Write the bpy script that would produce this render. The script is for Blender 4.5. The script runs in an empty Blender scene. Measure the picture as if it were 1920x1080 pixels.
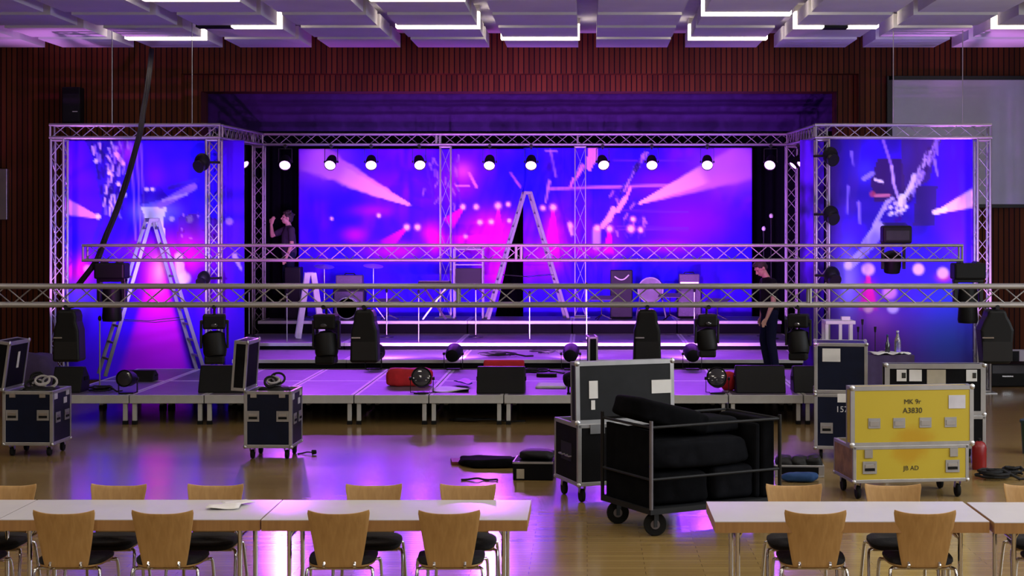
import bpy, bmesh, math, random
import numpy as np
from mathutils import Vector, Matrix, noise as mnoise
random.seed(7)
PI = math.pi
R = math.radians
F = 3000.0; CX, CY, CH = 1101.0, 420.0, 2.68      # focal length and vanishing point in 1920x1080 pixels, eye height
sc = bpy.context.scene
COL = sc.collection

def P(px, py, d):
    return Vector(((px-CX)*d/F, d, CH-(py-CY)*d/F))
def XP(px, d): return (px-CX)*d/F
def ZP(py, d): return CH-(py-CY)*d/F

# ---------------------------------------------------------------- materials
MATS = {}
def nmat(name):
    m = bpy.data.materials.new(name); m.use_nodes = True
    nt = m.node_tree; b = nt.nodes['Principled BSDF']
    return m, nt, b
def mat(name, col, rough=0.5, metal=0.0, var=0.12, scale=6.0, bump=0.0, emit=None, es=0.0, spec=0.5, alpha=None, trans=0.0, coat=0.0):
    if name in MATS: return MATS[name]
    m, nt, b = nmat(name)
    b.inputs['Roughness'].default_value = rough
    b.inputs['Metallic'].default_value = metal
    b.inputs['Specular IOR Level'].default_value = spec
    b.inputs['Coat Weight'].default_value = coat
    b.inputs['Transmission Weight'].default_value = trans
    tc = nt.nodes.new('ShaderNodeTexCoord')
    n = nt.nodes.new('ShaderNodeTexNoise'); n.inputs['Scale'].default_value = scale; n.inputs['Detail'].default_value = 4
    nt.links.new(tc.outputs['Object'], n.inputs['Vector'])
    r = nt.nodes.new('ShaderNodeValToRGB')
    lo = [max(0, c*(1-var)) for c in col]; hi = [min(1, c*(1+var)) for c in col]
    r.color_ramp.elements[0].color = (*lo, 1); r.color_ramp.elements[1].color = (*hi, 1)
    r.color_ramp.elements[0].position = .3; r.color_ramp.elements[1].position = .7
    nt.links.new(n.outputs['Fac'], r.inputs['Fac'])
    nt.links.new(r.outputs['Color'], b.inputs['Base Color'])
    if bump:
        bp = nt.nodes.new('ShaderNodeBump'); bp.inputs['Strength'].default_value = bump; bp.inputs['Distance'].default_value = .02
        nt.links.new(n.outputs['Fac'], bp.inputs['Height']); nt.links.new(bp.outputs['Normal'], b.inputs['Normal'])
    if emit:
        b.inputs['Emission Color'].default_value = (*emit, 1); b.inputs['Emission Strength'].default_value = es
    MATS[name] = m; return m

def slat_wood(name, c0, c1, pitch):
    m, nt, b = nmat(name); N = nt.nodes; L = nt.links
    tc = N.new('ShaderNodeTexCoord'); sp = N.new('ShaderNodeSeparateXYZ'); L.new(tc.outputs['Object'], sp.inputs[0])
    ad = N.new('ShaderNodeMath'); ad.operation = 'ADD'; L.new(sp.outputs['X'], ad.inputs[0]); L.new(sp.outputs['Y'], ad.inputs[1])
    dv = N.new('ShaderNodeMath'); dv.operation = 'DIVIDE'; dv.inputs[1].default_value = pitch; L.new(ad.outputs[0], dv.inputs[0])
    fl = N.new('ShaderNodeMath'); fl.operation = 'FLOOR'; L.new(dv.outputs[0], fl.inputs[0])
    fr = N.new('ShaderNodeMath'); fr.operation = 'FRACT'; L.new(dv.outputs[0], fr.inputs[0])
    wn = N.new('ShaderNodeTexWhiteNoise'); wn.noise_dimensions = '1D'; L.new(fl.outputs[0], wn.inputs['W'])
    mp = N.new('ShaderNodeMapping'); mp.inputs['Scale'].default_value = (9, 9, .7); L.new(tc.outputs['Object'], mp.inputs[0])
    ns = N.new('ShaderNodeTexNoise'); ns.inputs['Scale'].default_value = 2; ns.inputs['Detail'].default_value = 5; L.new(mp.outputs[0], ns.inputs['Vector'])
    av = N.new('ShaderNodeMath'); av.operation = 'MULTIPLY_ADD'; av.inputs[1].default_value = .6; L.new(wn.outputs['Value'], av.inputs[0])
    sc_ = N.new('ShaderNodeMath'); sc_.operation = 'MULTIPLY'; sc_.inputs[1].default_value = .4; L.new(ns.outputs['Fac'], sc_.inputs[0]); L.new(sc_.outputs[0], av.inputs[2])
    rp = N.new('ShaderNodeValToRGB'); rp.color_ramp.elements[0].color = (*c0, 1); rp.color_ramp.elements[1].color = (*c1, 1); L.new(av.outputs[0], rp.inputs['Fac'])
    gv = N.new('ShaderNodeMath'); gv.operation = 'GREATER_THAN'; gv.inputs[1].default_value = .2; L.new(fr.outputs[0], gv.inputs[0])
    mx = N.new('ShaderNodeMix'); mx.data_type = 'RGBA'; L.new(gv.outputs[0], mx.inputs['Factor'])
    mx.inputs['A'].default_value = (.004, .002, .002, 1); L.new(rp.outputs['Color'], mx.inputs['B'])
    L.new(mx.outputs['Result'], b.inputs['Base Color']); b.inputs['Roughness'].default_value = .6; b.inputs['Specular IOR Level'].default_value = .15
    bp = N.new('ShaderNodeBump'); bp.inputs['Distance'].default_value = .02; bp.inputs['Strength'].default_value = .6
    L.new(gv.outputs[0], bp.inputs['Height']); L.new(bp.outputs['Normal'], b.inputs['Normal'])
    MATS[name] = m; return m

def parquet():
    m, nt, b = nmat('parquet'); N = nt.nodes; L = nt.links
    tc = N.new('ShaderNodeTexCoord')
    br = N.new('ShaderNodeTexBrick'); br.offset = .5
    br.inputs['Scale'].default_value = 1; br.inputs['Brick Width'].default_value = .9; br.inputs['Row Height'].default_value = .09
    br.inputs['Mortar Size'].default_value = .002
    br.inputs['Color1'].default_value = (.30, .205, .075, 1); br.inputs['Color2'].default_value = (.245, .16, .055, 1); br.inputs['Mortar'].default_value = (.14, .07, .025, 1)
    L.new(tc.outputs['Object'], br.inputs['Vector'])
    ns = N.new('ShaderNodeTexNoise'); ns.inputs['Scale'].default_value = 1.3; ns.inputs['Detail'].default_value = 6; L.new(tc.outputs['Object'], ns.inputs['Vector'])
    mx = N.new('ShaderNodeMix'); mx.data_type = 'RGBA'; mx.blend_type = 'OVERLAY'; mx.inputs['Factor'].default_value = .35
    L.new(br.outputs['Color'], mx.inputs['A']); L.new(ns.outputs['Color'], mx.inputs['B'])
    L.new(br.outputs['Color'], b.inputs['Base Color'])
    b.inputs['Roughness'].default_value = .17
    rr = N.new('ShaderNodeMapRange'); rr.inputs['To Min'].default_value = .12; rr.inputs['To Max'].default_value = .24; L.new(ns.outputs['Fac'], rr.inputs['Value'])
    L.new(rr.outputs[0], b.inputs['Roughness'])
    n2 = N.new('ShaderNodeTexNoise'); n2.inputs['Scale'].default_value = 2.2; L.new(tc.outputs['Object'], n2.inputs['Vector'])
    bp = N.new('ShaderNodeBump'); bp.inputs['Strength'].default_value = .05; bp.inputs['Distance'].default_value = .02
    L.new(n2.outputs['Fac'], bp.inputs['Height']); L.new(bp.outputs['Normal'], b.inputs['Normal'])
    MATS['parquet'] = m; return m

def wood(name, c0, c1, rough=.4):
    m, nt, b = nmat(name); N = nt.nodes; L = nt.links
    tc = N.new('ShaderNodeTexCoord'); mp = N.new('ShaderNodeMapping'); mp.inputs['Scale'].default_value = (14, 14, 1.2); L.new(tc.outputs['Object'], mp.inputs[0])
    ns = N.new('ShaderNodeTexNoise'); ns.inputs['Scale'].default_value = 2.5; ns.inputs['Detail'].default_value = 6; ns.inputs['Distortion'].default_value = .6; L.new(mp.outputs[0], ns.inputs['Vector'])
    rp = N.new('ShaderNodeValToRGB'); rp.color_ramp.elements[0].color = (*c0, 1); rp.color_ramp.elements[1].color = (*c1, 1)
    rp.color_ramp.elements[0].position = .3; rp.color_ramp.elements[1].position = .7
    L.new(ns.outputs['Fac'], rp.inputs['Fac']); L.new(rp.outputs['Color'], b.inputs['Base Color'])
    b.inputs['Roughness'].default_value = rough; MATS[name] = m; return m

def print_mat():
    m, nt, b = nmat('banner_print')
    v = nt.nodes.new('ShaderNodeVertexColor'); v.layer_name = 'print'
    nt.links.new(v.outputs['Color'], b.inputs['Base Color'])
    b.inputs['Roughness'].default_value = .75; b.inputs['Specular IOR Level'].default_value = .15
    MATS['banner_print'] = m; return m

M = dict(
    black=mat('black_plastic', (.0045, .0045, .005), .5, bump=.05, spec=.18),
    blackm=mat('black_metal', (.007, .007, .008), .4, spec=.3),
    cloth=mat('black_cloth', (.0028, .003, .004), .95, var=.4, bump=.4, scale=9, spec=.06),
    cloth2=mat('charcoal_cloth', (.0055, .006, .008), .95, var=.3, bump=.4, scale=9, spec=.06),
    seatc=mat('seat_cloth', (.012, .012, .016), .9, bump=.2, scale=40),
    curtain=mat('stage_curtain', (.003, .003, .005), .95, bump=.1, spec=.05),
    pelmet=mat('pelmet_cloth', (.045, .02, .10), .9, bump=.03, spec=.1),
    alu=mat('aluminium', (.55, .55, .56), .38, 1.0, var=.08, scale=3),
    truss=mat('truss_aluminium', (.32, .305, .30), .42, .6, var=.06, scale=3),
    edge=mat('case_edge', (.42, .42, .43), .42, .7, var=.1),
    chrome=mat('chrome', (.75, .75, .77), .12, 1.0, var=.03),
    navy=mat('navy_laminate', (.003, .006, .022), .4, spec=.25, var=.2),
    gray=mat('dark_grey_laminate', (.010, .011, .013), .55, spec=.25, var=.2),
    blk=mat('black_laminate', (.0045, .0045, .0055), .7, spec=.1, var=.2),
    brown=mat('worn_brown_side', (.22, .12, .05), .6, var=.5, scale=7),
        lav=mat('pale_sticker', (.55, .54, .6), .6),
    paper=mat('paper', (.72, .72, .7), .7, var=.05),
    beige=mat('beige_sticker', (.42, .38, .29), .7),
    white=mat('white_laminate', (.58, .57, .6), .3, var=.03),
    whitep=mat('white_plastic', (.6, .6, .6), .5, var=.05),
    ceil=mat('ceiling_panel', (.80, .78, .78), .8, var=.05, scale=1.5),
    slab=mat('ceiling_slab', (.74, .72, .74), .85, var=.05),
    plaster=mat('plaster', (.5, .48, .45), .85, var=.06, scale=1.5),
    screen=mat('projection_cloth', (.50, .56, .60), .7, var=.02),
    deck=mat('deck_board', (.10, .085, .11), .5, var=.15, scale=4),
    deckf=mat('deck_frame', (.5, .5, .47), .5, .25, var=.08),
    skirt=mat('riser_skirt', (.004, .004, .005), .9, spec=.08),
    red=mat('red_fabric', (.55, .012, .02), .75, bump=.2, scale=12),
    redp=mat('red_paint', (.22, .006, .008), .35),
    blue=mat('blue_fabric', (.01, .06, .2), .75, bump=.3, scale=12),
    bluep=mat('blue_plastic', (.02, .03, .3), .4),
    green=mat('green_plastic', (.02, .06, .02), .5),
    purple=mat('purple_cloth', (.05, .03, .09), .9, bump=.4),
    rubber=mat('rubber', (.006, .006, .006), .8, spec=.2),
    cable=mat('black_cable', (.008, .008, .009), .6, spec=.3),
    cablew=mat('grey_cable', (.45, .43, .43), .6),
    cabler=mat('red_cable', (.14, .02, .02), .6),
    skin=mat('skin', (.5, .27, .19), .55, var=.08),
    hair=mat('dark_hair', (.025, .014, .010), .7, var=.4, scale=40),
    shirt=mat('black_shirt', (.006, .006, .008), .9, spec=.1),
    pshirt=mat('dark_violet_shirt', (.03, .015, .035), .9),
    jeans=mat('dark_jeans', (.010, .011, .035), .9, spec=.1),
    eye=mat('eye_dark', (.02, .015, .012), .3),
    lens=mat('lamp_lens', (.9, .85, .9), .3, emit=(.70, .26, 1), es=9, var=.02),
    glassd=mat('dark_lens', (.03, .03, .04), .08, var=.1, coat=.6),
    alud=mat('dull_metal', (.16, .15, .17), .5, .6), ladder=mat('ladder_metal', (.15, .145, .16), .55, .4, var=.1), steplad=mat('step_ladder_metal', (.5, .48, .5), .5, .2),
    tube=mat('lit_diffuser', (.9, .88, .82), .5, emit=(1, .86, .70), es=5.0, var=.02),
    amp=mat('amp_grille', (.10, .07, .12), .7, var=.2, scale=60),
    glass=mat('bottle_glass', (.85, .88, .9), .05, trans=.9, var=.02),
    ink=mat('black_ink', (.02, .02, .015), .7),
    inkw=mat('white_ink', (.7, .7, .72), .7),
)
M['slat'] = slat_wood('slat_wood', (.058, .013, .003), (.14, .040, .009), .095)
M['parquet'] = parquet()
def stained(name, col, stain, c, rad):
    # yellow laminate with one soft-edged old orange stain
    m, nt, b = nmat(name); N = nt.nodes; L = nt.links
    tc = N.new('ShaderNodeTexCoord'); mp = N.new('ShaderNodeMapping'); mp.vector_type = 'POINT'
    mp.inputs['Location'].default_value = (-c[0]/rad[0], 0, -c[1]/rad[1]); mp.inputs['Scale'].default_value = (1/rad[0], 0, 1/rad[1]); L.new(tc.outputs['Object'], mp.inputs[0])
    ns = N.new('ShaderNodeTexNoise'); ns.inputs['Scale'].default_value = 9; ns.inputs['Detail'].default_value = 4; L.new(tc.outputs['Object'], ns.inputs['Vector'])
    ln = N.new('ShaderNodeVectorMath'); ln.operation = 'LENGTH'; L.new(mp.outputs[0], ln.inputs[0])
    ad = N.new('ShaderNodeMath'); ad.operation = 'MULTIPLY_ADD'; ad.inputs[1].default_value = .8; L.new(ns.outputs['Fac'], ad.inputs[0]); L.new(ln.outputs['Value'], ad.inputs[2])
    mr = N.new('ShaderNodeMapRange'); mr.interpolation_type = 'SMOOTHSTEP'; mr.inputs['From Min'].default_value = .7; mr.inputs['From Max'].default_value = 1.5; mr.inputs['To Min'].default_value = .75; mr.inputs['To Max'].default_value = 0; L.new(ad.outputs[0], mr.inputs['Value'])
    mx = N.new('ShaderNodeMix'); mx.data_type = 'RGBA'; mx.inputs['A'].default_value = (*col, 1); mx.inputs['B'].default_value = (*stain, 1); L.new(mr.outputs[0], mx.inputs['Factor'])
    L.new(mx.outputs['Result'], b.inputs['Base Color']); b.inputs['Roughness'].default_value = .4; MATS[name] = m; return m
M['beech'] = wood('beech_ply', (.40, .225, .075), (.50, .30, .11), .42)
M['beechedge'] = wood('beech_edge', (.34, .18, .065), (.42, .23, .085), .45)
M['print'] = print_mat()

# ---------------------------------------------------------------- mesh builder
class MB:
    def __init__(s): s.v = []; s.f = []
    def add(s, vs, fs):
        o = len(s.v); s.v += [tuple(x) for x in vs]; s.f += [tuple(i+o for i in f) for f in fs]; return s
    def box(s, c, d, rot=None):
        x, y, z = d[0]/2, d[1]/2, d[2]/2
        vs = [Vector(q) for q in ((-x,-y,-z),(x,-y,-z),(x,y,-z),(-x,y,-z),(-x,-y,z),(x,-y,z),(x,y,z),(-x,y,z))]
        if rot is not None: vs = [rot @ q for q in vs]
        c = Vector(c); vs = [q+c for q in vs]
        return s.add(vs, [(0,3,2,1),(4,5,6,7),(0,1,5,4),(1,2,6,5),(2,3,7,6),(3,0,4,7)])
    def bx(s, x0, x1, y0, y1, z0, z1):
        return s.box(((x0+x1)/2, (y0+y1)/2, (z0+z1)/2), (x1-x0, y1-y0, z1-z0))
    def bar(s, a, b, w, h=None, up=(0,0,1)):
        a, b = Vector(a), Vector(b); h = h or w; d = b-a; x = d.normalized(); up = Vector(up)
        if abs(x.dot(up)) > .99: up = Vector((0,1,0))
        y = up.cross(x).normalized(); z = x.cross(y)
        return s.box((a+b)/2, (d.length, w, h), Matrix((x, y, z)).transposed())
    def cyl(s, a, b, r0, r1=None, n=12, cap=True):
        a, b = Vector(a), Vector(b); r1 = r0 if r1 is None else r1
        z = (b-a).normalized(); u = z.orthogonal().normalized(); w = z.cross(u)
        vs = []
        for p, r in ((a, r0), (b, r1)):
            for k in range(n):
                t = 2*PI*k/n; vs.append(p+u*(r*math.cos(t))+w*(r*math.sin(t)))
        fs = [(k, (k+1) % n, n+(k+1) % n, n+k) for k in range(n)]
        if cap: fs += [tuple(range(n-1, -1, -1)), tuple(range(n, 2*n))]
        return s.add(vs, fs)
    def tube(s, pts, r, n=6):
        pts = [Vector(p) for p in pts]; vs = []; fs = []; prev = None
        for i, p in enumerate(pts):
            t = (pts[min(i+1, len(pts)-1)]-pts[max(i-1, 0)])
            t = t.normalized() if t.length > 1e-9 else Vector((0,0,1))
            u = t.orthogonal().normalized() if prev is None else (prev-t*prev.dot(t))
            if u.length < 1e-6: u = t.orthogonal()
            u.normalize(); prev = u; w = t.cross(u)
            for k in range(n):
                a = 2*PI*k/n; vs.append(p+u*(r*math.cos(a))+w*(r*math.sin(a)))
        for i in range(len(pts)-1):
            for k in range(n): fs.append((i*n+k, i*n+(k+1) % n, (i+1)*n+(k+1) % n, (i+1)*n+k))
        fs += [tuple(range(n-1, -1, -1)), tuple(range((len(pts)-1)*n, len(pts)*n))]
        return s.add(vs, fs)
    def lathe(s, prof, o=(0,0,0), ax=(0,0,1), n=20):
        z = Vector(ax).normalized(); u = z.orthogonal().normalized(); w = z.cross(u); o = Vector(o)
        vs = [o+z*h+u*(r*math.cos(2*PI*k/n))+w*(r*math.sin(2*PI*k/n)) for r, h in prof for k in range(n)]
        fs = [(i*n+k, i*n+(k+1) % n, (i+1)*n+(k+1) % n, (i+1)*n+k) for i in range(len(prof)-1) for k in range(n)]
        fs += [tuple(range(n-1, -1, -1)), tuple(range((len(prof)-1)*n, len(prof)*n))]
        return s.add(vs, fs)
    def prism(s, poly, y0, y1, plane='xz'):
        n = len(poly); T = {'xz': lambda a, b, t: (a, t, b), 'yz': lambda a, b, t: (t, a, b), 'xy': lambda a, b, t: (a, b, t)}[plane]
        vs = [T(a, b, y0) for a, b in poly]+[T(a, b, y1) for a, b in poly]
        fs = [(k, (k+1) % n, n+(k+1) % n, n+k) for k in range(n)]+[tuple(range(n-1, -1, -1)), tuple(range(n, 2*n))]
        return s.add(vs, fs)
    def ell(s, c, r, nu=16, nv=10, rot=None):
        c = Vector(c); vs = []; fs = []
        for j in range(nv+1):
            ph = PI*(j/nv)-PI/2
            if j in (0, nv): ph *= .985
            for k in range(nu):
                t = 2*PI*k/nu
                q = Vector((r[0]*math.cos(ph)*math.cos(t), r[1]*math.cos(ph)*math.sin(t), r[2]*math.sin(ph)))
                vs.append(c+(rot @ q if rot else q))
        for j in range(nv):
            for k in range(nu): fs.append((j*nu+k, j*nu+(k+1) % nu, (j+1)*nu+(k+1) % nu, (j+1)*nu+k))
        fs += [tuple(range(nu-1, -1, -1)), tuple(range(nv*nu, (nv+1)*nu))]
        return s.add(vs, fs)
    def cap(s, a, b, r0, r1=None, n=14):
        a, b = Vector(a), Vector(b); r1 = r0 if r1 is None else r1; L = max((b-a).length, 1e-4)
        pr = [(r0*math.cos(t), r0*math.sin(t)) for t in [R(q) for q in (-88, -60, -30, 0)]]
        pr += [(r1*math.cos(t), L+r1*math.sin(t)) for t in [R(q) for q in (0, 30, 60, 88)]]
        return s.lathe(pr, a, b-a if (b-a).length > 1e-4 else (0,0,1), n)
    def sack(s, c, r, e=.5, amp=.06, freq=3, seed=0, nu=40, nv=24, rot=None, flat=True):
        c = Vector(c); vs = []; fs = []
        sg = lambda q, p: math.copysign(abs(q)**p, q)
        for j in range(nv+1):
            ph = PI*(j/nv)-PI/2
            if j in (0, nv): ph *= .99
            for k in range(nu):
                t = 2*PI*k/nu
                q = Vector((r[0]*sg(math.cos(ph), e)*sg(math.cos(t), e), r[1]*sg(math.cos(ph), e)*sg(math.sin(t), e), r[2]*sg(math.sin(ph), e)))
                nz = mnoise.noise(q*freq+Vector((seed*3.1, seed*1.7, seed)))+.5*mnoise.noise(q*freq*2.7+Vector((seed, 5, 2)))
                q *= 1+amp*nz*2
                if flat: q.z = max(q.z, -r[2])
                vs.append(c+(rot @ q if rot else q))
        for j in range(nv):
            for k in range(nu): fs.append((j*nu+k, j*nu+(k+1) % nu, (j+1)*nu+(k+1) % nu, (j+1)*nu+k))
        fs += [tuple(range(nu-1, -1, -1)), tuple(range(nv*nu, (nv+1)*nu))]
        return s.add(vs, fs)
    def mesh(s, name, m, smooth=False):
        me = bpy.data.meshes.new(name); me.from_pydata(s.v, [], s.f); me.update()
        bm = bmesh.new(); bm.from_mesh(me); bmesh.ops.recalc_face_normals(bm, faces=bm.faces); bm.to_mesh(me); bm.free()
        if m: me.materials.append(m)
        if smooth: me.polygons.foreach_set('use_smooth', [True]*len(me.polygons))
        return me
    def build(s, name, m, parent=None, smooth=False, bevel=0, seg=2, loc=None, label=None):
        me = s.mesh(name, m, smooth)
        o = bpy.data.objects.new(name, me); COL.objects.link(o)
        if parent: o.parent = parent
        if loc is not None: o.location = loc
        if bevel:
            b = o.modifiers.new('bevel', 'BEVEL'); b.width = bevel; b.segments = seg; b.limit_method = 'ANGLE'; b.angle_limit = R(40)
        if smooth and not bevel:
            try: me.set_sharp_from_angle(angle=R(42))
            except Exception: pass
        if label: o['label'] = label
        return o

def tag(o, label, cat, group=None, kind=None):
    o['label'] = label; o['category'] = cat
    if group: o['group'] = group
    if kind: o['kind'] = kind
    return o
def thing(name, label, cat, loc=(0,0,0), rz=0, group=None, kind=None, rot=None):
    o = bpy.data.objects.new(name, None); COL.objects.link(o); o.empty_display_size = .1
    o.location = loc
    o.rotation_euler = rot.to_euler() if rot is not None else (0, 0, rz)
    return tag(o, label, cat, group, kind)
def struct(o, label=None, cat='structure'):
    o['kind'] = 'structure'
    if label: o['label'] = label
    o['category'] = cat
    return o
def kids(o): return [c for c in COL.objects if c.parent == o]
def dup(root, loc, rz=None, label=None, group=None):
    r = root.copy(); COL.objects.link(r); r.location = loc
    if rz is not None: r.rotation_euler = (0, 0, rz)
    if label: r['label'] = label
    if group: r['group'] = group
    for c in kids(root):
        k = c.copy(); COL.objects.link(k); k.parent = r
        for g in kids(c):
            h = g.copy(); COL.objects.link(h); h.parent = k
    return r
def text(body, size, loc, rot, m, parent, name='marking'):
    cu = bpy.data.curves.new(name, 'FONT'); cu.body = body; cu.size = size; cu.align_x = 'CENTER'; cu.align_y = 'CENTER'; cu.extrude = .0008
    cu.materials.append(m)
    tmp = bpy.data.objects.new(name, cu); COL.objects.link(tmp); bpy.context.view_layer.update()
    me = bpy.data.meshes.new_from_object(tmp.evaluated_get(bpy.context.evaluated_depsgraph_get())); bpy.data.objects.remove(tmp); me.name = name
    o = bpy.data.objects.new(name, me); COL.objects.link(o); o.parent = parent; o.location = loc; o.rotation_euler = rot
    return o
ORD = ['first', 'second', 'third', 'fourth', 'fifth', 'sixth', 'seventh', 'eighth', 'ninth', 'tenth', 'eleventh', 'twelfth']
# ---------------------------------------------------------------- the hall
WY = 28.5; XL, XR = -13.2, 10.4; YB = -3.0; ZC = 6.08
fl = MB().bx(XL-.2, XR+.2, YB-.2, 33.2, -.2, 0).build('floor', M['parquet']); struct(fl, 'glossy golden parquet hall floor', 'floor')
sl = MB().bx(XL-.2, XR+.2, YB-.2, WY+.25, ZC, ZC+.2).build('ceiling', M['slab']); struct(sl, 'pale hall ceiling hung with square panels', 'ceiling')
PO = 1.55; PW = 1.24
for r in range(6):
    y1 = 27.9-PO*r; y0 = y1-PW
    for c in range(-7, 6):
        xa = c*PO+.155
        if xa-.2 < XL or xa+PW > XR: continue
        p = MB().bx(xa, xa+PW, y0, y1, 5.76, 5.98)
        p.bx(xa+.55, xa+.6, y0+.3, y0+.35, 5.98, ZC)
        p.build('panel', M['ceil'], sl)
# proscenium wall
ox0, ox1, oz = XP(340, WY), XP(1610, WY), ZP(138, WY)
w = MB().bx(XL, ox0, WY, WY+.25, 0, ZC).bx(ox1, XR, WY, WY+.25, 0, ZC).bx(ox0, ox1, WY, WY+.25, oz, ZC)
struct(w.build('wall_back', M['slat']), 'dark red vertical slat wood wall around the stage opening', 'wall')
WI = 29.3
ix0, ix1, iz = XP(390, WI), XP(1560, WI), ZP(176, WI)
w = MB().bx(ox0-.3, ix0, WY+.26, WI, 0, oz+.3).bx(ix1, ox1+.3, WY+.26, WI, 0, oz+.3).bx(ix0, ix1, WY+.26, WI, iz, oz+.3)
struct(w.build('trim_1', M['slat']), 'recessed wooden inner frame of the stage opening', 'trim')
struct(MB().bx(XL-.2, XL, YB, WY+.25, 0, ZC).build('wall_left', M['slat']), 'dark wooden left side wall', 'wall')
struct(MB().bx(XR, XR+.2, YB, WY+.25, 0, ZC).build('wall_right', M['slat']), 'wooden right side wall', 'wall')
struct(MB().bx(XL, XR, YB-.2, YB, 0, ZC).build('wall_front', M['plaster']), 'plain plaster rear wall of the hall', 'wall')
struct(MB().bx(ix0-2, ix1+2, 33, 33.2, 0, 6.4).build('wall_stage', M['curtain']), 'black rear wall of the stage', 'wall')
struct(MB().bx(ix0-2.2, ix0-2, WI, 33.2, 0, 6.4).bx(ix1+2, ix1+2.2, WI, 33.2, 0, 6.4).build('trim_2', M['curtain']), 'black stage side walls', 'trim')
struct(MB().bx(ix0-2.2, ix1+2.2, WI, 33.2, 6.4, 6.5).build('ceiling_stage', M['curtain']), 'black stage ceiling', 'ceiling')
zb = ZP(655, WY)
struct(MB().bx(ox1+.15, XR, WY-.03, WY, zb-.03, zb).build('trim_3', M['whitep']), 'thin pale ledge along the foot of the right slat wall', 'trim')
struct(MB().bx(ox1+.15, XR, WY-.02, WY, 0, zb-.03).build('baseboard_right', M['blackm']), 'black base panel below the right slat wall', 'baseboard')

def curtain(name, label, x0, x1, y, z0, z1, m, amp=.06, wl=.22, cat='curtain'):
    n = max(8, int((x1-x0)/wl*8)); vs = []; fs = []
    for i in range(n+1):
        x = x0+(x1-x0)*i/n; yy = y+amp*math.sin(2*PI*(x-x0)/wl)+.3*amp*math.sin(7.3*x)
        vs += [(x, yy, z0), (x, yy, z1), (x, yy+.02, z0), (x, yy+.02, z1)]
    for i in range(n):
        a = i*4; fs += [(a, a+4, a+5, a+1), (a+2, a+3, a+7, a+6), (a+1, a+5, a+7, a+3), (a, a+2, a+6, a+4)]
    b = MB().add(vs, fs); return tag(b.build(name, m, smooth=True), label, cat)
curtain('stage_curtain', 'black stage curtain hanging left of the big backdrop', ix0-1.9, XP(585, 32), 32, .02, 5.6, M['curtain'])
curtain('stage_curtain', 'black stage curtain hanging right of the big backdrop', XP(1390, 32), ix1+1.9, 32, .02, 5.6, M['curtain'])
curtain('stage_curtain', 'black curtain closing the stage behind the two backdrops', XP(600, 32.4), XP(1380, 32.4), 32.4, .02, 5.6, M['curtain'])
curtain('pelmet', 'dark violet pelmet cloth hanging across the top of the stage opening', ix0-1.9, ix1+1.9, 31.75, ZP(246, 31.75), 6.3, M['pelmet'], amp=.008, wl=1.6, cat='curtain')

# projection screen, wall speaker, panel at left edge
sx0 = XP(1675, 28.3); t = thing('projection_screen', 'large pale grey projection screen on the right of the slat wall', 'screen', ((sx0+XR-.1)/2, 28.4, ZP(383, 28.3)))
w2 = (XR-.1-sx0)/2; zh = ZP(149, 28.3)-ZP(383, 28.3)
MB().bx(-w2, w2, -.03, 0, 0, zh).build('screen_surface', M['screen'], t, bevel=.01)
MB().bx(-w2-.06, w2+.05, -.01, .08, -.06, 0).bx(-w2-.06, w2+.05, -.01, .08, zh, zh+.07).bx(-w2-.09, -w2, -.01, .08, -.06, zh+.07).build('frame', M['blackm'], t)
p = P(137, 232, 28.3); t = thing('wall_speaker', 'black loudspeaker mounted high on the left slat wall', 'speaker', (p.x, 28.5, p.z))
MB().prism([(-.16, 0), (.16, 0), (.16, .64), (-.16, .64)], -.32, -.06).build('cabinet', M['black'], t, bevel=.015)
MB().bx(-.05, .05, -.07, 0, .2, .44).build('bracket', M['blackm'], t)
MB().bx(-.14, .14, -.33, -.32, .03, .52).build('grille', M['gray'], t)
MB().bx(.03, .12, -.335, -.33, .2, .215).build('badge', M['whitep'], t)
p0 = P(-14, 430, 28.3)
t = tag(MB().bx(p0.x, XP(10, 28.3), 28.38, 28.5, ZP(412, 28.3), ZP(316, 28.3)).build('wall_panel', M['alu'], bevel=.01), 'pale metal panel on the left slat wall at the picture edge', 'panel')

# ceiling lamps
FX = [(0,-5),(0,-1),(0,1),(1,-4),(1,-2),(1,2),(1,4),(2,1),(3,-4),(3,-2)]
FL = ['bright ceiling lamp above the left truss post, in the row nearest the wall', 'bright ceiling lamp over the middle of the stage, nearest the wall, left of centre', 'bright ceiling lamp over the stage, nearest the wall, right of centre',
 'short lit ceiling lamp in the second row above the left truss corner', 'bright ceiling lamp in the second row left of the centre channel', 'ceiling lamp in the second row with a dark box in its middle', 'ceiling lamp in the second row at the right edge of the picture',
 'bright ceiling lamp in the third row right of the centre channel', 'widest glowing ceiling lamp at the top edge, upper left', 'glowing ceiling lamp at the top edge, just left of centre']
for (g, c), lb in zip(FX, FL):
    yg = 26.5-PO*g; xa = c*PO+.155
    hw = PW/2+.03
    t = thing('ceiling_light', lb, 'lamp', (xa+PW/2, yg, ZC), group='ceiling lamps')
    if (g, c) == (1, 2):
        MB().bx(-hw, -.2, -.13, .13, -.345, -.1).build('diffuser', M['tube'], t); MB().bx(.17, hw, -.13, .13, -.345, -.1).build('diffuser', M['tube'], t)
        MB().bx(-.2, .17, -.15, .12, -.36, -.1).build('junction_box', M['gray'], t)
    elif (g, c) == (1, -4):
        MB().bx(-.1, hw, -.13, .13, -.345, -.1).build('diffuser', M['tube'], t)
        MB().bx(-hw, -.1, -.13, .13, -.342, -.1).build('end_cover', M['gray'], t)
    else:
        MB().bx(-hw, hw, -.13, .13, -.345, -.1).build('diffuser', M['tube'], t)
    MB().bx(-hw-.005, hw+.005, -.135, .135, -.1, 0).build('housing', M['slab'], t)

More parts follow.
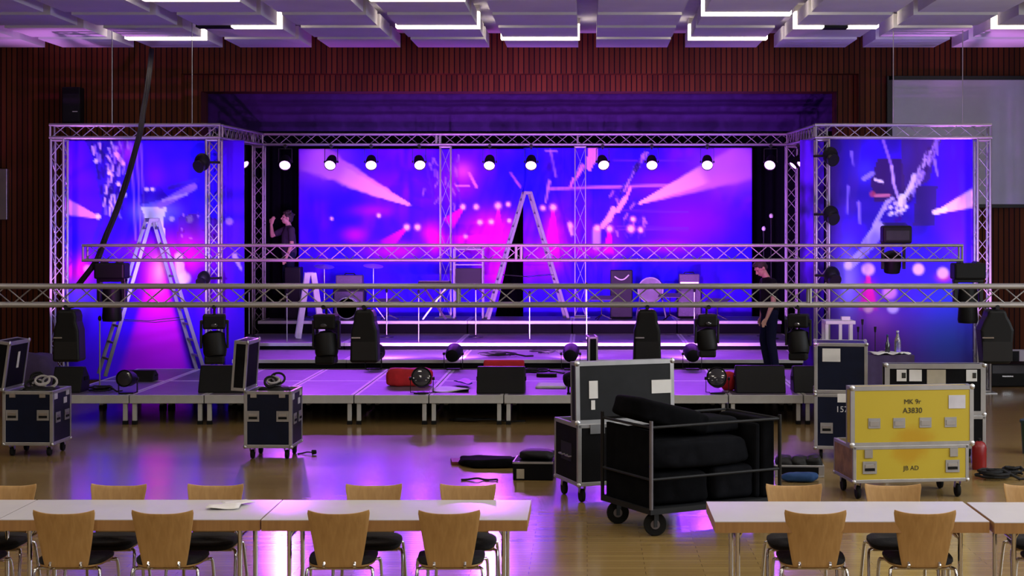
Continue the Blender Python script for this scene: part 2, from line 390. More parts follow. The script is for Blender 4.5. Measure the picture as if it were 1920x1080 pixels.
def area(name, loc, sx, sy, e, col, rot=(0,0,0), spread=None):
    l = bpy.data.lights.new(name, 'AREA'); l.shape = 'RECTANGLE'; l.size = sx; l.size_y = sy; l.energy = e; l.color = col
    if spread: l.spread = spread
    o = bpy.data.objects.new(name, l); COL.objects.link(o); o.location = loc; o.rotation_euler = rot; return o
def spot(name, loc, tgt, e, col, ang=60, blend=.6, size=.12):
    l = bpy.data.lights.new(name, 'SPOT'); l.energy = e; l.color = col; l.spot_size = R(ang); l.spot_blend = blend; l.shadow_soft_size = size
    o = bpy.data.objects.new(name, l); COL.objects.link(o); o.location = loc
    o.rotation_euler = (Vector(tgt)-Vector(loc)).to_track_quat('-Z', 'Y').to_euler(); return o
WARM = (1, .91, .80)
for yy, ee in ((19.0, .25), (15.5, .6), (11.5, 1.0), (8.0, 1.0), (4.0, 1.0), (0, .8)):
    for xx in (-8.5, -3, 3, 7.5):
        k = 1.0 if xx < 5 else 1.5
        area('hall_lamp', (xx, yy, 5.6), 1.3, .4, 54*ee*k, WARM)

# ---------------------------------------------------------------- trusses
BR = {}
def brace_mesh(a, b, r=.0075):
    k = tuple(round(q, 4) for q in (*a, *b, r))
    if k not in BR: BR[k] = MB().cyl(a, b, r, n=6, cap=False).mesh('brace', M['truss'], True)
    return BR[k]
def truss(name, label, a, b, up=(0,0,1), s=.2, rc=.022, bay=.24, br=.0075, joints=(), group=None, plan=True, cat='truss', cap_ends=True, flip=False):
    a, b = Vector(a), Vector(b); L = (b-a).length; x = (b-a).normalized(); up = Vector(up)
    y = up.cross(x).normalized(); z = x.cross(y)
    t = thing(name, label, cat, a, group=group, rot=Matrix((x, y, z)).transposed())
    h = s/2
    for sy in (-h, h):
        for sz in (-h, h): MB().cyl((0, sy, sz), (L, sy, sz), rc, n=12).build('chord', M['truss'], t, smooth=True)
    n = max(2, int(round((L-.06)/bay))); st = (L-.06)/n
    pl = MB()
    for i in range(n):
        x0 = .03+i*st
        for sy in (-h, h):
            up_ = (i % 2 == 0) ^ (sy > 0)
            me = brace_mesh((0, 0, -h if up_ else h), (st, 0, h if up_ else -h), br)
            o = bpy.data.objects.new('brace', me); COL.objects.link(o); o.parent = t; o.location = (x0, sy, 0)
        for sz in (-h, h):
            up_ = (i % 2 == 0) ^ (sz > 0)
            pl.cyl((x0, -h if up_ else h, sz), (x0+st, h if up_ else -h, sz), br, n=6, cap=False)
    o = pl.build('cross_lacing', M['truss'], t, smooth=True); o['kind'] = 'stuff'
    js = list(joints)
    if cap_ends: js += [.015, L-.015]
    for j in js:
        m = MB()
        for q in ((0,1),(0,-1)):
            m.cyl((j, -h, q[1]*h), (j, h, q[1]*h), .018, n=8); m.cyl((j, q[1]*h, -h), (j, q[1]*h, h), .018, n=8)
        m.build('end_frame', M['truss'], t, smooth=True)
    return t
d = 17.3
truss('truss', 'long grey aluminium truss crossing the whole picture in front of the stage', (-7.0, d, (ZP(537, d)+ZP(571, d))/2), (5.5, d, (ZP(537, d)+ZP(571, d))/2), rc=.027, joints=(7.0+XP(860, d), 7.0+XP(1517, d)))
t_front_z = (ZP(537, d)+ZP(571, d))/2
d = 22.2; zm = (ZP(460, d)+ZP(488, d))/2
truss('truss', 'violet lit truss hanging level across the stage behind the grey one', (XP(158, d), d, zm), (XP(1803, d), d, zm), joints=(XP(968, d)-XP(158, d), XP(968, d)-XP(158, d)+.07), s=.205)
MID_D, MID_Z = d, zm
# towers and rear goal post
DT = 25.45; DB = 30.6
zt0, zt1 = ZP(257, DT), ZP(236, DT); ztop = (zt0+zt1)/2
LX0, LX1 = XP(111, DT), XP(401, DT)
RX0, RX1 = XP(1541, DT), XP(1842, DT)
def post(label, x, y, z1, z0=0.0, s=.2, rc=.021, bay=.24, br=.0075):
    t = truss('truss_post', label, (x, y, z0), (x, y, z1), up=(1,0,0), s=s, rc=rc, bay=bay, br=br)
    MB().bx(-.012, .0, -.19, .19, -.19, .19).build('base_plate', M['alu'], t)
    return t
post('upright truss post at the outer left end of the rig', LX0, DT, ztop-.125, .012)
post('upright truss post right of the left banner', LX1, DT, ztop-.125, .012)
post('upright truss post left of the right banner', RX0, DT, ztop-.125, .012)
post('upright truss post at the outer right end of the rig, against the pale screen', RX1, DT, ztop-.125, .012)
truss('truss', 'short top truss above the left banner', (LX0-.125, DT, ztop), (LX1+.125, DT, ztop))
truss('truss', 'short top truss above the right banner', (RX0-.125, DT, ztop), (RX1+.125, DT, ztop))
BX0, BX1 = XP(485, DB), XP(1484, DB)
zb_ = (ZP(252, DB)+ZP(271, DB))/2
truss('truss', 'slim truss carrying the row of lit lamps above the backdrop', (BX0-.1, DB, zb_), (BX1+.1, DB, zb_), joints=(3.5, 3.57, 6.2), s=.195)
truss('truss', 'truss running back from the left banner corner to the lamp row', (LX1, DT+.13, ztop), (BX0, DB-.13, zb_))
truss('truss', 'truss running back from the right banner corner to the lamp row', (RX0, DT+.13, ztop), (BX1, DB-.13, zb_))
post('rear truss post left of the backdrop', BX0, DB, zb_-.125, .012)
post('rear truss post right of the backdrop', BX1, DB, zb_-.125, .012)
post('thin truss post in front of the left backdrop half', XP(835, DB), DB+.05, zb_-.125, .9, s=.2, rc=.011, bay=.5, br=.0045)
post('thin truss post in front of the right backdrop half', XP(1088, DB), DB+.05, zb_-.125, .9, s=.2, rc=.011, bay=.5, br=.0045)
# wires
for px, side, yt in ((210, 'left end of the left top truss', 26.9), (360, 'right end of the left top truss', 26.9), (1675, 'left part of the right top truss', 26.9), (1805, 'right end of the right top truss', 26.9)):
    x = XP(px, DT); tag(MB().cyl((x, DT, ztop+.08), (x, DT, ZC), .008, n=6).build('steel_wire', M['alu'], smooth=True), 'thin steel wire from the ceiling to the '+side, 'wire', 'suspension wires')
# multicore cable bundle
pts = [P(284, 93, 27.45), P(281, 130, 26.6), P(270, 200, 25.9), P(262, 250, 25.0), P(246, 310, 24.2), P(224, 380, 23.4), P(200, 440, 22.5), P(180, 490, 22.2), P(150, 530, 22.2), P(143, 540, 22.2)]
def smooth_path(pts, n=8):
    out = []
    for i in range(len(pts)-1):
        p0, p1, p2, p3 = pts[max(i-1, 0)], pts[i], pts[i+1], pts[min(i+2, len(pts)-1)]
        for k in range(n):
            t = k/n; out.append(.5*((2*p1)+(p2-p0)*t+(2*p0-5*p1+4*p2-p3)*t*t+(3*p1-p0-3*p2+p3)*t**3))
    return out+[pts[-1]]
t = thing('cable_bundle', 'thick black cable bundle slung from the ceiling past the left banner', 'cable', pts[0])
pp = [q-pts[0] for q in smooth_path(pts)]
for k in range(5):
    a = k*1.257; MB().tube([q+Vector((.026*math.cos(a+i*.12), .025*math.sin(a+i*.12), 0)) for i, q in enumerate(pp)], .021, 7).build('cable', M['cable'], t, smooth=True)
# ---------------------------------------------------------------- printed banners
def sstep(a, b, x):
    t = np.clip((x-a)/(b-a), 0, 1); return t*t*(3-2*t)
def vnoise(x, y, s, seed):
    xi = np.floor(x/s).astype(int); yi = np.floor(y/s).astype(int); fx = x/s-xi; fy = y/s-yi
    h = lambda a, b: np.modf(np.abs(np.sin(a*127.1+b*311.7+seed*74.7)*43758.5453))[0]
    fx = fx*fx*(3-2*fx); fy = fy*fy*(3-2*fy)
    return (h(xi, yi)*(1-fx)+h(xi+1, yi)*fx)*(1-fy)+(h(xi, yi+1)*(1-fx)+h(xi+1, yi+1)*fx)*fy
def fbm(x, y, s, seed): return .55*vnoise(x, y, s, seed)+.3*vnoise(x, y, s/2.1, seed+3)+.15*vnoise(x, y, s/4.3, seed+8)
class Art:
    def __init__(s, X, Y, base): s.X, s.Y = X, Y; s.c = np.array(base, float)*np.ones(X.shape+(1,))
    def mix(s, m, col):
        m = np.clip(m, 0, 1)[..., None]; s.c = s.c*(1-m)+np.array(col)*m
    def dot(s, x, y, r, col, k=1): s.mix(k*(1-sstep(r*.6, r*1.25, np.hypot(s.X-x, s.Y-y))), col)
    def glow(s, x, y, rx, ry, col, k=1): s.mix(k*np.exp(-(((s.X-x)/rx)**2+((s.Y-y)/ry)**2)), col)
    def seg(s, x0, y0, x1, y1, w0, col, k=1, w1=None, soft=1.5, fade=None):
        w1 = w0 if w1 is None else w1; dx, dy = x1-x0, y1-y0; L2 = dx*dx+dy*dy
        t = ((s.X-x0)*dx+(s.Y-y0)*dy)/L2; tc = np.clip(t, 0, 1)
        dist = np.hypot(s.X-x0-tc*dx, s.Y-y0-tc*dy); w = w0+(w1-w0)*tc
        m = 1-sstep(w/2-soft/2, w/2+soft, dist)
        if fade: m = m*(fade[0]+(fade[1]-fade[0])*tc)
        s.mix(k*m, col)
    def beam(s, ax, ay, bx, by, wide, col, k=1, fade=(1, .2), rough=0.):
        dx, dy = bx-ax, by-ay; L = math.hypot(dx, dy); ux, uy = dx/L, dy/L
        t = ((s.X-ax)*ux+(s.Y-ay)*uy)/L; v = (s.X-ax)*(-uy)+(s.Y-ay)*ux
        hw = 2+wide/2*np.clip(t, 0, 1.2)
        n = (fbm(s.X, s.Y*2, 26, 5)-.5)*rough*hw
        m = (1-sstep(.75, 1.1, np.abs(v+n)/hw))*sstep(-.005, .01, t)*(fade[0]+(fade[1]-fade[0])*np.clip(t, 0, 1))*(1-sstep(.92, 1.08, t))
        s.mix(k*m, col)
    def poly(s, pts, col, k=1):
        ins = np.zeros(s.X.shape, bool); n = len(pts)
        for i in range(n):
            (x0, y0), (x1, y1) = pts[i], pts[(i+1) % n]
            if y0 == y1: continue
            c = ((y0 > s.Y) != (y1 > s.Y)) & (s.X < (x1-x0)*(s.Y-y0)/(y1-y0)+x0); ins ^= c
        s.mix(k*ins, col)

BLUE, PUR, PINK, MAG, REDC, NAVY, PALE = (.02, .0, .90), (.155, .0, .91), (1, .36, .95), (.95, .0, .75), (1, .01, .22), (.012, .006, .12), (.85, .7, 1)
def centre(X, Y):
    a = Art(X, Y, BLUE)
    a.mix(sstep(.35, .7, fbm(X, Y, 150, 1)), PUR)
    a.mix(.45*sstep(.55, .85, fbm(X, Y, 90, 4)), (.2, .0, .85))
    a.mix(.75*sstep(.5, .75, fbm(X*2.2, Y*.5, 80, 9)), (.012, 0, .55)); a.mix(.6*sstep(.5, .7, fbm(X, Y, 40, 19)), (.03, 0, .62))
    a.glow(590, 300, 60, 40, (.42, .06, .95), .8); a.glow(1380, 310, 70, 45, (.40, .08, .98), .8)
    a.glow(985, 320, 26, 80, (.01, .0, .85), .9); a.glow(950, 380, 14, 60, (.01, 0, .4), .7)
    a.glow(1250, 340, 60, 30, (.2, 0, .85), .7); a.glow(860, 330, 36, 36, (.36, 0, .85), .7); a.glow(700, 395, 34, 10, (.45, .0, .75), .6); a.glow(1290, 420, 70, 50, (.26, 0, .95), .7)
    for x in (800, 815, 835, 850): a.seg(x-6, 285, x+14, 380, 3, (.1, .01, .42), .6)
    for i in range(40):
        x = 792+70*random.random(); y = 283+100*random.random(); a.seg(x, y, x+10-20*random.random(), y+12, 2, random.choice([(.06, 0, .3), (.45, .2, .9)]), .6)
    # crossing lattice of stage rig in the print
    for y in (352, 350): a.seg(1030, y+3, 1262, y-4, 2.2, (.55, .2, 1), .7)
    for y in (300, 395, 430, 425): a.seg(1150, y, 1290, y+2, 2, (.14, .02, .6), .7)
    for i in range(36):
        u = random.random(); x = 1208-45*u+10*random.random(); y = 280+75*u
        a.seg(x, y, x-5, y+12, 3, random.choice([NAVY, (.5, .25, .95), (.05, 0, .3)]), .75)
    for i in range(30):
        x = 1140+70*random.random(); y = 355+85*random.random(); a.seg(x, y, x+14*random.random()-7, y+9, 3, random.choice([(.10, .02, .4), (.5, .2, .9), (.08, 0, .35)]), .6)
    a.poly([(1102, 268), (1122, 268), (1120, 298), (1106, 322), (1100, 318)], PINK, .85)
    a.seg(1092, 312, 1078, 338, 9, (.9, .3, .95), .8, w1=2); a.seg(1075, 335, 1070, 350, 3, PINK, .8)
    a.seg(1182, 352, 1170, 380, 4, PINK, .9); a.seg(1172, 372, 1158, 395, 8, (.9, .45, 1), .9); a.seg(1150, 392, 1142, 412, 9, (.9, .5, 1), .9); a.seg(1142, 408, 1130, 424, 9, (.85, .45, 1), .9)
    a.seg(1032, 282, 1042, 330, 3, (.5, .25, .95), .7); a.seg(1022, 282, 1044, 284, 2, (.55, .3, 1), .7); a.seg(1030, 340, 1023, 380, 5, (.6, .3, 1), .75, w1=2)
    a.glow(1030, 310, 12, 20, (.05, 0, .35), .8)
    a.seg(958, 325, 975, 350, 3, (.6, .15, .9), .6); a.seg(880, 325, 893, 350, 4, (.85, .25, .9), .8); a.glow(868, 320, 16, 14, (.9, .1, .7), .7); a.seg(855, 349, 880, 349, 2, PINK, .6)
    # big beams
    a.beam(772, 386, 575, 292, 62, PINK, .95, (1, .35), .5); a.beam(772, 386, 640, 330, 34, (1, .5, 1), .6, (1, .5), .6)
    a.seg(770, 386, 790, 392, 6, (.03, 0, .3), .7); a.glow(800, 400, 30, 22, (.05, .0, .42), .85)
    a.beam(1197, 382, 1415, 296, 78, (.8, .3, 1), .85, (1, .35), .15); a.beam(1197, 382, 1320, 328, 34, (1, .55, .95), .95, (1, .5), .15)
    # red and magenta lamp cones
    a.beam(934, 388, 936, 470, 22, REDC, .95, (1, .4)); a.glow(918, 438, 42, 34, MAG, .95); a.glow(880, 452, 36, 16, (.95, 0, .55), .8); a.glow(930, 505, 26, 34, (.85, 0, .6), .8)
    a.beam(868, 390, 840, 420, 26, (.95, 0, .5), .9, (1, .5)); a.glow(818, 450, 16, 24, (1, .0, .3), .95); a.glow(806, 436, 14, 14, (.9, .0, .5), .6)
    a.beam(763, 427, 722, 462, 26, (.8, 0, .7), .85, (1, .4)); a.glow(740, 470, 50, 14, (.6, 0, .8), .7); a.glow(665, 440, 20, 12, (.8, 0, .7), .5)
    a.beam(1037, 390, 1036, 470, 24, (1, 0, .6), .95, (1, .7)); a.glow(1036, 450, 16, 40, (1, 0, .7), .7); a.glow(1010, 480, 36, 26, (.5, 0, .8), .5)
    a.beam(1143, 431, 1140, 475, 18, (1, 0, .5), .9, (1, .5)); a.seg(1118, 432, 1118, 462, 14, (.6, .4, 1), .7); a.seg(1069, 420, 1072, 440, 8, (.85, .6, 1), .8, w1=4)
    a.glow(990, 500, 50, 30, (.35, 0, .85), .5); a.glow(1100, 470, 60, 12, (.7, 0, .6), .5); a.glow(1250, 462, 40, 10, (.6, 0, .7), .5)
    for x, y, r in ((868,388,4),(893,388,4),(934,386,5),(953,383,3.5),(1037,389,5),(1018,390,4),(900,417,4),(921,416,4),(763,426,4.5),(783,426,4.5),(1070,424,4),(1120,428,5),(1143,429,5),(1183,429,5.5),(1201,431,4),(1187,411,4),(955,414,3),(710,404,3),(622,410,2.5),(873,443,3)):
        a.dot(x, y, r*1.7, (.7, .2, .95), .5); a.dot(x, y, r, (1, .75, 1), .95)
    a.mix(.35*sstep(520, 580, Y), (.03, 0, .5))
    return a.c
def left(X, Y):
    a = Art(X, Y, (.02, .0, .95))
    a.mix(.8*sstep(.4, .75, fbm(X, Y, 90, 21)), (.06, .0, .98)); a.mix(.7*(1-sstep(126, 190, X))*(1-sstep(300, 420, Y)), (.16, .0, .96))
    a.mix(.8*sstep(400, 420, X), (.05, 0, .55)); a.mix(.6*sstep(.5, .75, fbm(X*2.5, Y*.4, 70, 23)), (.01, .0, .66))
    # dark hanging rig
    a.poly([(158, 262), (262, 262), (250, 330), (228, 382), (206, 400), (190, 380), (176, 300)], (.02, .004, .25), .8)
    for i in range(90):
        u = random.random(); x = 170+24*u+70*random.random()*(1-.5*u); y = 265+130*u
        a.seg(x, y, x+14*random.random()-5, y+14, 3, random.choice([(.012, .004, .12), (.3, .2, .95), (.02, 0, .22), (.7, .55, 1)]), .75)
    a.seg(218, 288, 231, 307, 7, (.95, .6, 1), .95); a.glow(238, 284, 18, 20, (.35, .02, .95), .8)
    for x in (252, 262, 270): a.seg(x-6, 268, x+2, 450, 2.5, (.28, .12, .85), .75)
    a.seg(238, 262, 175, 460, 7, (.012, .004, .10), .5)
    for (x, y) in ((205, 325), (222, 345), (229, 357), (234, 365), (240, 327), (180, 302)): a.dot(x, y, 4, (.85, .75, 1), .9)
    a.beam(186, 408, 118, 386, 32, (.7, .25, 1), .95, (1, .8), .2); a.dot(184, 406, 5, PALE, .9)
    a.poly([(262, 387), (314, 389), (306, 410), (311, 450), (300, 425), (284, 425), (276, 420), (270, 402)], (.88, .95, 1), .98)
    a.glow(290, 396, 30, 16, (.6, .6, 1), .5); a.dot(355, 411, 7, (.8, .8, 1), .95); a.dot(322, 410, 5, (.6, .55, 1), .8)
    a.glow(290, 330, 20, 26, (.14, .0, .30), .8); a.poly([(268, 352), (300, 350), (318, 372), (262, 384)], (.03, 0, .35), .7)
    for x in (275, 286): a.dot(x, 355, 4, (.9, .7, 1), .9)
    a.seg(302, 384, 362, 350, 13, (.25, .14, .75), .85); a.seg(306, 376, 350, 364, 4, (.5, .4, 1), .7); a.seg(318, 352, 370, 338, 8, (.03, .01, .3), .8)
    a.poly([(335, 405), (372, 398), (408, 412), (410, 452), (330, 450)], (.05, .005, .16), .85)
    for i in range(20): a.dot(340+70*random.random(), 402+50*random.random(), 2.5, random.choice([(.4, .2, .8), (.02, 0, .1)]), .7)
    a.dot(430, 415, 7, (.35, .22, .95), .9); a.seg(440, 480, 452, 505, 9, (.4, .35, 1), .8, w1=3); a.dot(378, 302, 12, (.05, .005, .15), .9); a.seg(378, 302, 385, 420, 22, (.02, 0, .4), .5)
    # lower half: pink column of light
    a.glow(150, 515, 30, 26, (.9, .0, .35), .9); a.dot(165, 505, 8, (.9, .4, .9), .8); a.glow(150, 560, 40, 30, (.2, .1, 1), .7)
    a.beam(298, 470, 290, 720, 150, (.75, 0, .62), .95, (1, .95)); a.glow(350, 480, 40, 34, (.9, 0, .5), .8); a.glow(285, 470, 60, 20, (.4, 0, .9), .7)
    a.glow(292, 530, 26, 60, (1, .0, .45), .9); a.glow(296, 510, 14, 30, (1, .25, .35), .9); a.glow(300, 505, 7, 18, (1, .45, .35), .8)
    a.glow(220, 640, 50, 60, (.10, .0, .6), .5); a.mix(.55*sstep(330, 372, X)*sstep(560, 640, Y), (.03, 0, .55)); a.glow(190, 620, 40, 90, (.03, .0, .6), .7)
    a.glow(400, 560, 30, 60, (.25, 0, .5), .6); a.mix(.5*sstep(600, 690, Y), (.05, .005, .28))
    a.seg(335, 480, 340, 525, 12, (1, .7, 1), .8, w1=20); a.dot(345, 522, 12, (1, .8, 1), .8)
    return a.c
def right(X, Y):
    a = Art(X, Y, (.025, .006, .30))
    a.mix(.85*sstep(.5, .75, fbm(X, Y, 80, 31)), (.05, .004, .8)); a.mix(.9*sstep(1720, 1800, X)*(1-sstep(480, 620, Y)), (.06, .0, .98))
    a.mix(.85*(1-sstep(1560, 1590, X)), (.03, .008, .10))
    a.glow(1630, 290, 26, 30, (.03, 0, 1), .8); a.glow(1700, 285, 14, 26, (.04, 0, .9), .8); a.glow(1622, 320, 20, 20, (.05, .03, 1), .8)
    a.poly([(1645, 298), (1690, 296), (1702, 380), (1640, 378), (1632, 340)], (.035, .01, .08), .93); a.poly([(1690, 258), (1760, 258), (1742, 340), (1690, 360)], (.05, .02, .12), .8)
    a.poly([(1718, 350), (1758, 350), (1752, 425), (1712, 425)], (.03, .012, .10), .85)
    for i in range(60):
        u = random.random(); x = 1690+60*u+16*random.random(); y = 380-115*u
        a.seg(x, y, x+4, y-12, 3.5, random.choice([(.04, .01, .1), (.5, .4, .75), (.25, .15, .6), (.02, .0, .08)]), .8)
    a.seg(1655, 260, 1672, 312, 4, (.35, .18, .9), .8); a.seg(1672, 312, 1676, 345, 4, (.7, .5, 1), .85); a.seg(1676, 345, 1684, 370, 4, (.6, .4, .95), .85)
    a.seg(1714, 330, 1708, 352, 8, (.75, .65, 1), .95); a.seg(1708, 350, 1698, 366, 7, (.8, .7, 1), .95); a.seg(1692, 370, 1684, 398, 12, (.9, .85, 1), .95, w1=8)
    for i in range(26): a.dot(1660+40*random.random(), 372+44*random.random(), 4, random.choice([(.9, .85, 1), (.6, .5, .95), (.04, .0, .2)]), .85)
    a.seg(1664, 378, 1640, 422, 7, (.45, .38, .8), .85); a.seg(1650, 428, 1628, 458, 24, (.40, .38, .82), .92); a.seg(1622, 470, 1590, 500, 16, (.38, .36, .85), .85)
    a.seg(1640, 367, 1668, 366, 3.5, (.75, .2, .3), .9); a.seg(1641, 337, 1655, 341, 4, (.9, .85, .95), .9); a.dot(1636, 364, 6, (.5, .06, .1), .7)
    for x0, y0, x1, y1 in ((1596, 285, 1600, 310), (1610, 380, 1612, 420), (1752, 300, 1758, 330), (1755, 260, 1757, 290), (1590, 350, 1588, 400)): a.seg(x0, y0, x1, y1, 5, (.3, .2, .98), .85, w1=2)
    a.seg(1620, 335, 1636, 325, 8, (.35, .3, 1), .7)
    a.beam(1752, 400, 1830, 370, 34, (1, .62, .85), .97, (1, .9), .05); a.seg(1753, 398, 1772, 393, 9, (1, .85, 1), .9)
    a.poly([(1655, 418), (1700, 416), (1704, 452), (1660, 452)], (.012, .008, .03), .9)
    # lower half
    a.mix(.8*sstep(470, 620, Y), (.10, .03, .40)); a.glow(1785, 560, 60, 70, (.03, .05, .75), .9); a.glow(1780, 640, 70, 60, (.03, .07, .36), .9)
    a.glow(1700, 500, 60, 40, (.04, .01, .95), .85); a.glow(1590, 540, 18, 60, (.35, .3, .95), .7); a.glow(1650, 640, 60, 60, (.13, .025, .28), .8); a.glow(1640, 600, 30, 30, (.4, .1, .5), .5)
    a.beam(1628, 512, 1628, 580, 34, (.95, .02, .25), .9, (1, .6)); a.glow(1628, 555, 14, 24, (.9, .0, .35), .7); a.glow(1770, 520, 12, 8, (.9, .05, .15), .9)
    for x, y, r, c in ((1628,505,12,(1,.62,.72)),(1722,505,11,(1,.62,.75)),(1768,512,11,(1,.6,.65)),(1590,497,8,(.7,.6,1)),(1628,577,10,(.75,.4,.5)),(1674,577,11,(.6,.5,.85)),(1668,548,14,(.65,.25,.5))): a.dot(x, y, r, c, .93)
    a.mix(.5*sstep(.55, .8, fbm(X*2.4, Y*.5, 60, 35)), (.05, .015, .25))
    return a.c

def banner(name, label, d, px0, px1, py0, py1, fn, lef=None, rig=None, step=3.0, wav=.012, wl=1.1):
    nx = int((px1-px0)/step); ny = int((py1-py0)/step)
    u = np.linspace(0, 1, nx+1); v = np.linspace(0, 1, ny+1)
    U, V = np.meshgrid(u, v); PY = py0+(py1-py0)*V
    L = lef(PY) if lef else np.full_like(PY, px0); Rr = rig(PY) if rig else np.full_like(PY, px1)
    PX = L+(Rr-L)*U
    c = fn(PX, PY)
    X = (PX-CX)*d/F; Z = CH-(PY-CY)*d/F
    Yw = d+wav*np.sin(2*PI*X/wl+.8*np.sin(Z*1.3))*(.25+.75*V)
    n = X.size; vs = np.stack([X, Yw, Z], -1).reshape(-1, 3)
    back = vs.copy(); back[:, 1] += .008
    allv = np.concatenate([vs, back]); W = nx+1
    fs = []
    for j in range(ny):
        for i in range(nx):
            a = j*W+i; fs.append((a, a+W, a+W+1, a+1)); fs.append((n+a, n+a+1, n+a+W+1, n+a+W))
    rim = [j*W for j in range(ny+1)]+[ny*W+i for i in range(1, nx+1)]+[j*W+nx for j in range(ny-1, -1, -1)]+[i for i in range(nx-1, 0, -1)]
    for k in range(len(rim)): a, b = rim[k], rim[(k+1) % len(rim)]; fs.append((a, n+a, n+b, b))
    o0 = Vector(allv[0]); me = bpy.data.meshes.new(name); me.from_pydata([tuple(q-np.array(o0)) for q in allv], [], fs)
    at = me.color_attributes.new('print', 'FLOAT_COLOR', 'POINT')
    cc = np.concatenate([c.reshape(-1, 3), np.full((n, 3), .5)]); cc = np.concatenate([cc, np.ones((2*n, 1))], 1).astype(np.float32)
    at.data.foreach_set('color', cc.ravel())
    me.polygons.foreach_set('use_smooth', [True]*len(me.polygons)); me.materials.append(M['print'])
    o = bpy.data.objects.new(name, me); COL.objects.link(o); o.location = o0
    return tag(o, label, 'banner')
DC = 31.25
banner('printed_banner', 'left half of the blue and violet concert backdrop, white beam pointing right', DC, 560, 982, 279, 596, centre, rig=lambda y: 984-44*np.clip((y-340)/200, 0, 1.3))
banner('printed_banner', 'right half of the blue and violet concert backdrop, pink beam widening to the right', DC+.12, 981, 1410, 277, 596, centre)
DS = DT+.32
banner('printed_banner', 'tall printed banner on the left rig with a magenta column of light', DS, 122, 458, 263, 712, left)
banner('printed_banner', 'tall printed banner on the right rig with pink discs and a white beam', DS, 1556, 1824, 257, 725, right)
banner('printed_banner', 'narrow dark violet side cloth left of the right rig post', DS+.5, 1500, 1545, 262, 700, lambda X, Y: np.array((.05, .01, .35))*np.ones(X.shape+(1,))+np.array((.06, 0, .5))*sstep(.45, .7, fbm(X*2, Y*.6, 40, 51))[..., None])
# ---------------------------------------------------------------- stage decks and risers
SF = 21.35; SZ = .395; SX0 = XP(105, 21.43)
def make_deck(name, label, w, dp, z, z0, legs=True, group=None, skirt=False, fh=.11):
    t = thing(name, label, 'stage platform', group=group)
    MB().bx(-w/2+.016, w/2-.016, .016, dp-.014, z-.03, z).build('deck_board', M['deck'], t, bevel=.003)
    f = .045; m = MB()
    m.bx(-w/2, w/2, 0, f, z-fh, z+.001).bx(-w/2, w/2, dp-f, dp, z-fh, z+.001).bx(-w/2, -w/2+f, f, dp-f, z-fh, z+.001).bx(w/2-f, w/2, f, dp-f, z-fh, z+.001)
    m.build('frame', M['deckf'], t, bevel=.004)
    if legs:
        for x in (-w/2+.055, w/2-.055):
            for y in (.055, dp-.055):
                l = MB().bx(x-.027, x+.027, y-.027, y+.027, z0+.05, z-fh).build('leg', M['deckf'], t, bevel=.004)
                MB().bx(x-.032, x+.032, y-.032, y+.032, z0, z0+.05).build('foot', M['rubber'], l)
    if skirt:
        MB().bx(-w/2+.01, w/2-.01, .02, .035, z0, z-fh).build('skirt', M['skirt'], t)
        for x in (-w/2+.09, w/2-.09): MB().bx(x-.025, x+.025, dp-.12, dp-.07, z0, z-fh).build('leg', M['deckf'], t)
    return t
dk = make_deck('stage_deck', 'x', .985, 1.95, SZ, 0)
first = True
for row in range(2):
    for i in range(11):
        lb = 'grey stage platform in the %s row, %s from the left end' % (('front', 'rear')[row], ORD[i])
        loc = (SX0+.5+i*1.0, SF+row*1.96, 0)
        if first: dk.location = loc; dk['label'] = lb; dk['group'] = 'stage platforms'; first = False
        else: dup(dk, loc, label=lb)
rows = ((25.3, 2.0, .535, 425, 1512), (27.32, 2.28, .65, 428, 1500), (29.62, 1.45, .885, 430, 1466))
RZ = [r[2] for r in rows]
for k, (y, dp, z, pa, pb) in enumerate(rows):
    xa, xb = XP(pa, 25.3 if k == 0 else y), XP(pb, 25.3 if k == 0 else y)
    xa = max(xa, -5.62) if k == 0 else max(xa, -6.1); xb = min(xb, 3.42 if k == 0 else 3.9)
    n = 5; w = (xb-xa)/n
    rk = make_deck('riser_platform', 'x', w-.006, dp-.01, z, 0, legs=False, skirt=True, group='riser platforms', fh=.055)
    for i in range(n):
        lb = 'violet lit riser platform, %s step of the risers, %s from the left' % (('lowest', 'middle', 'top')[k], ORD[i])
        loc = (xa+w*(i+.5), y, 0)
        if i == 0: rk.location = loc; rk['label'] = lb
        else: dup(rk, loc, label=lb)

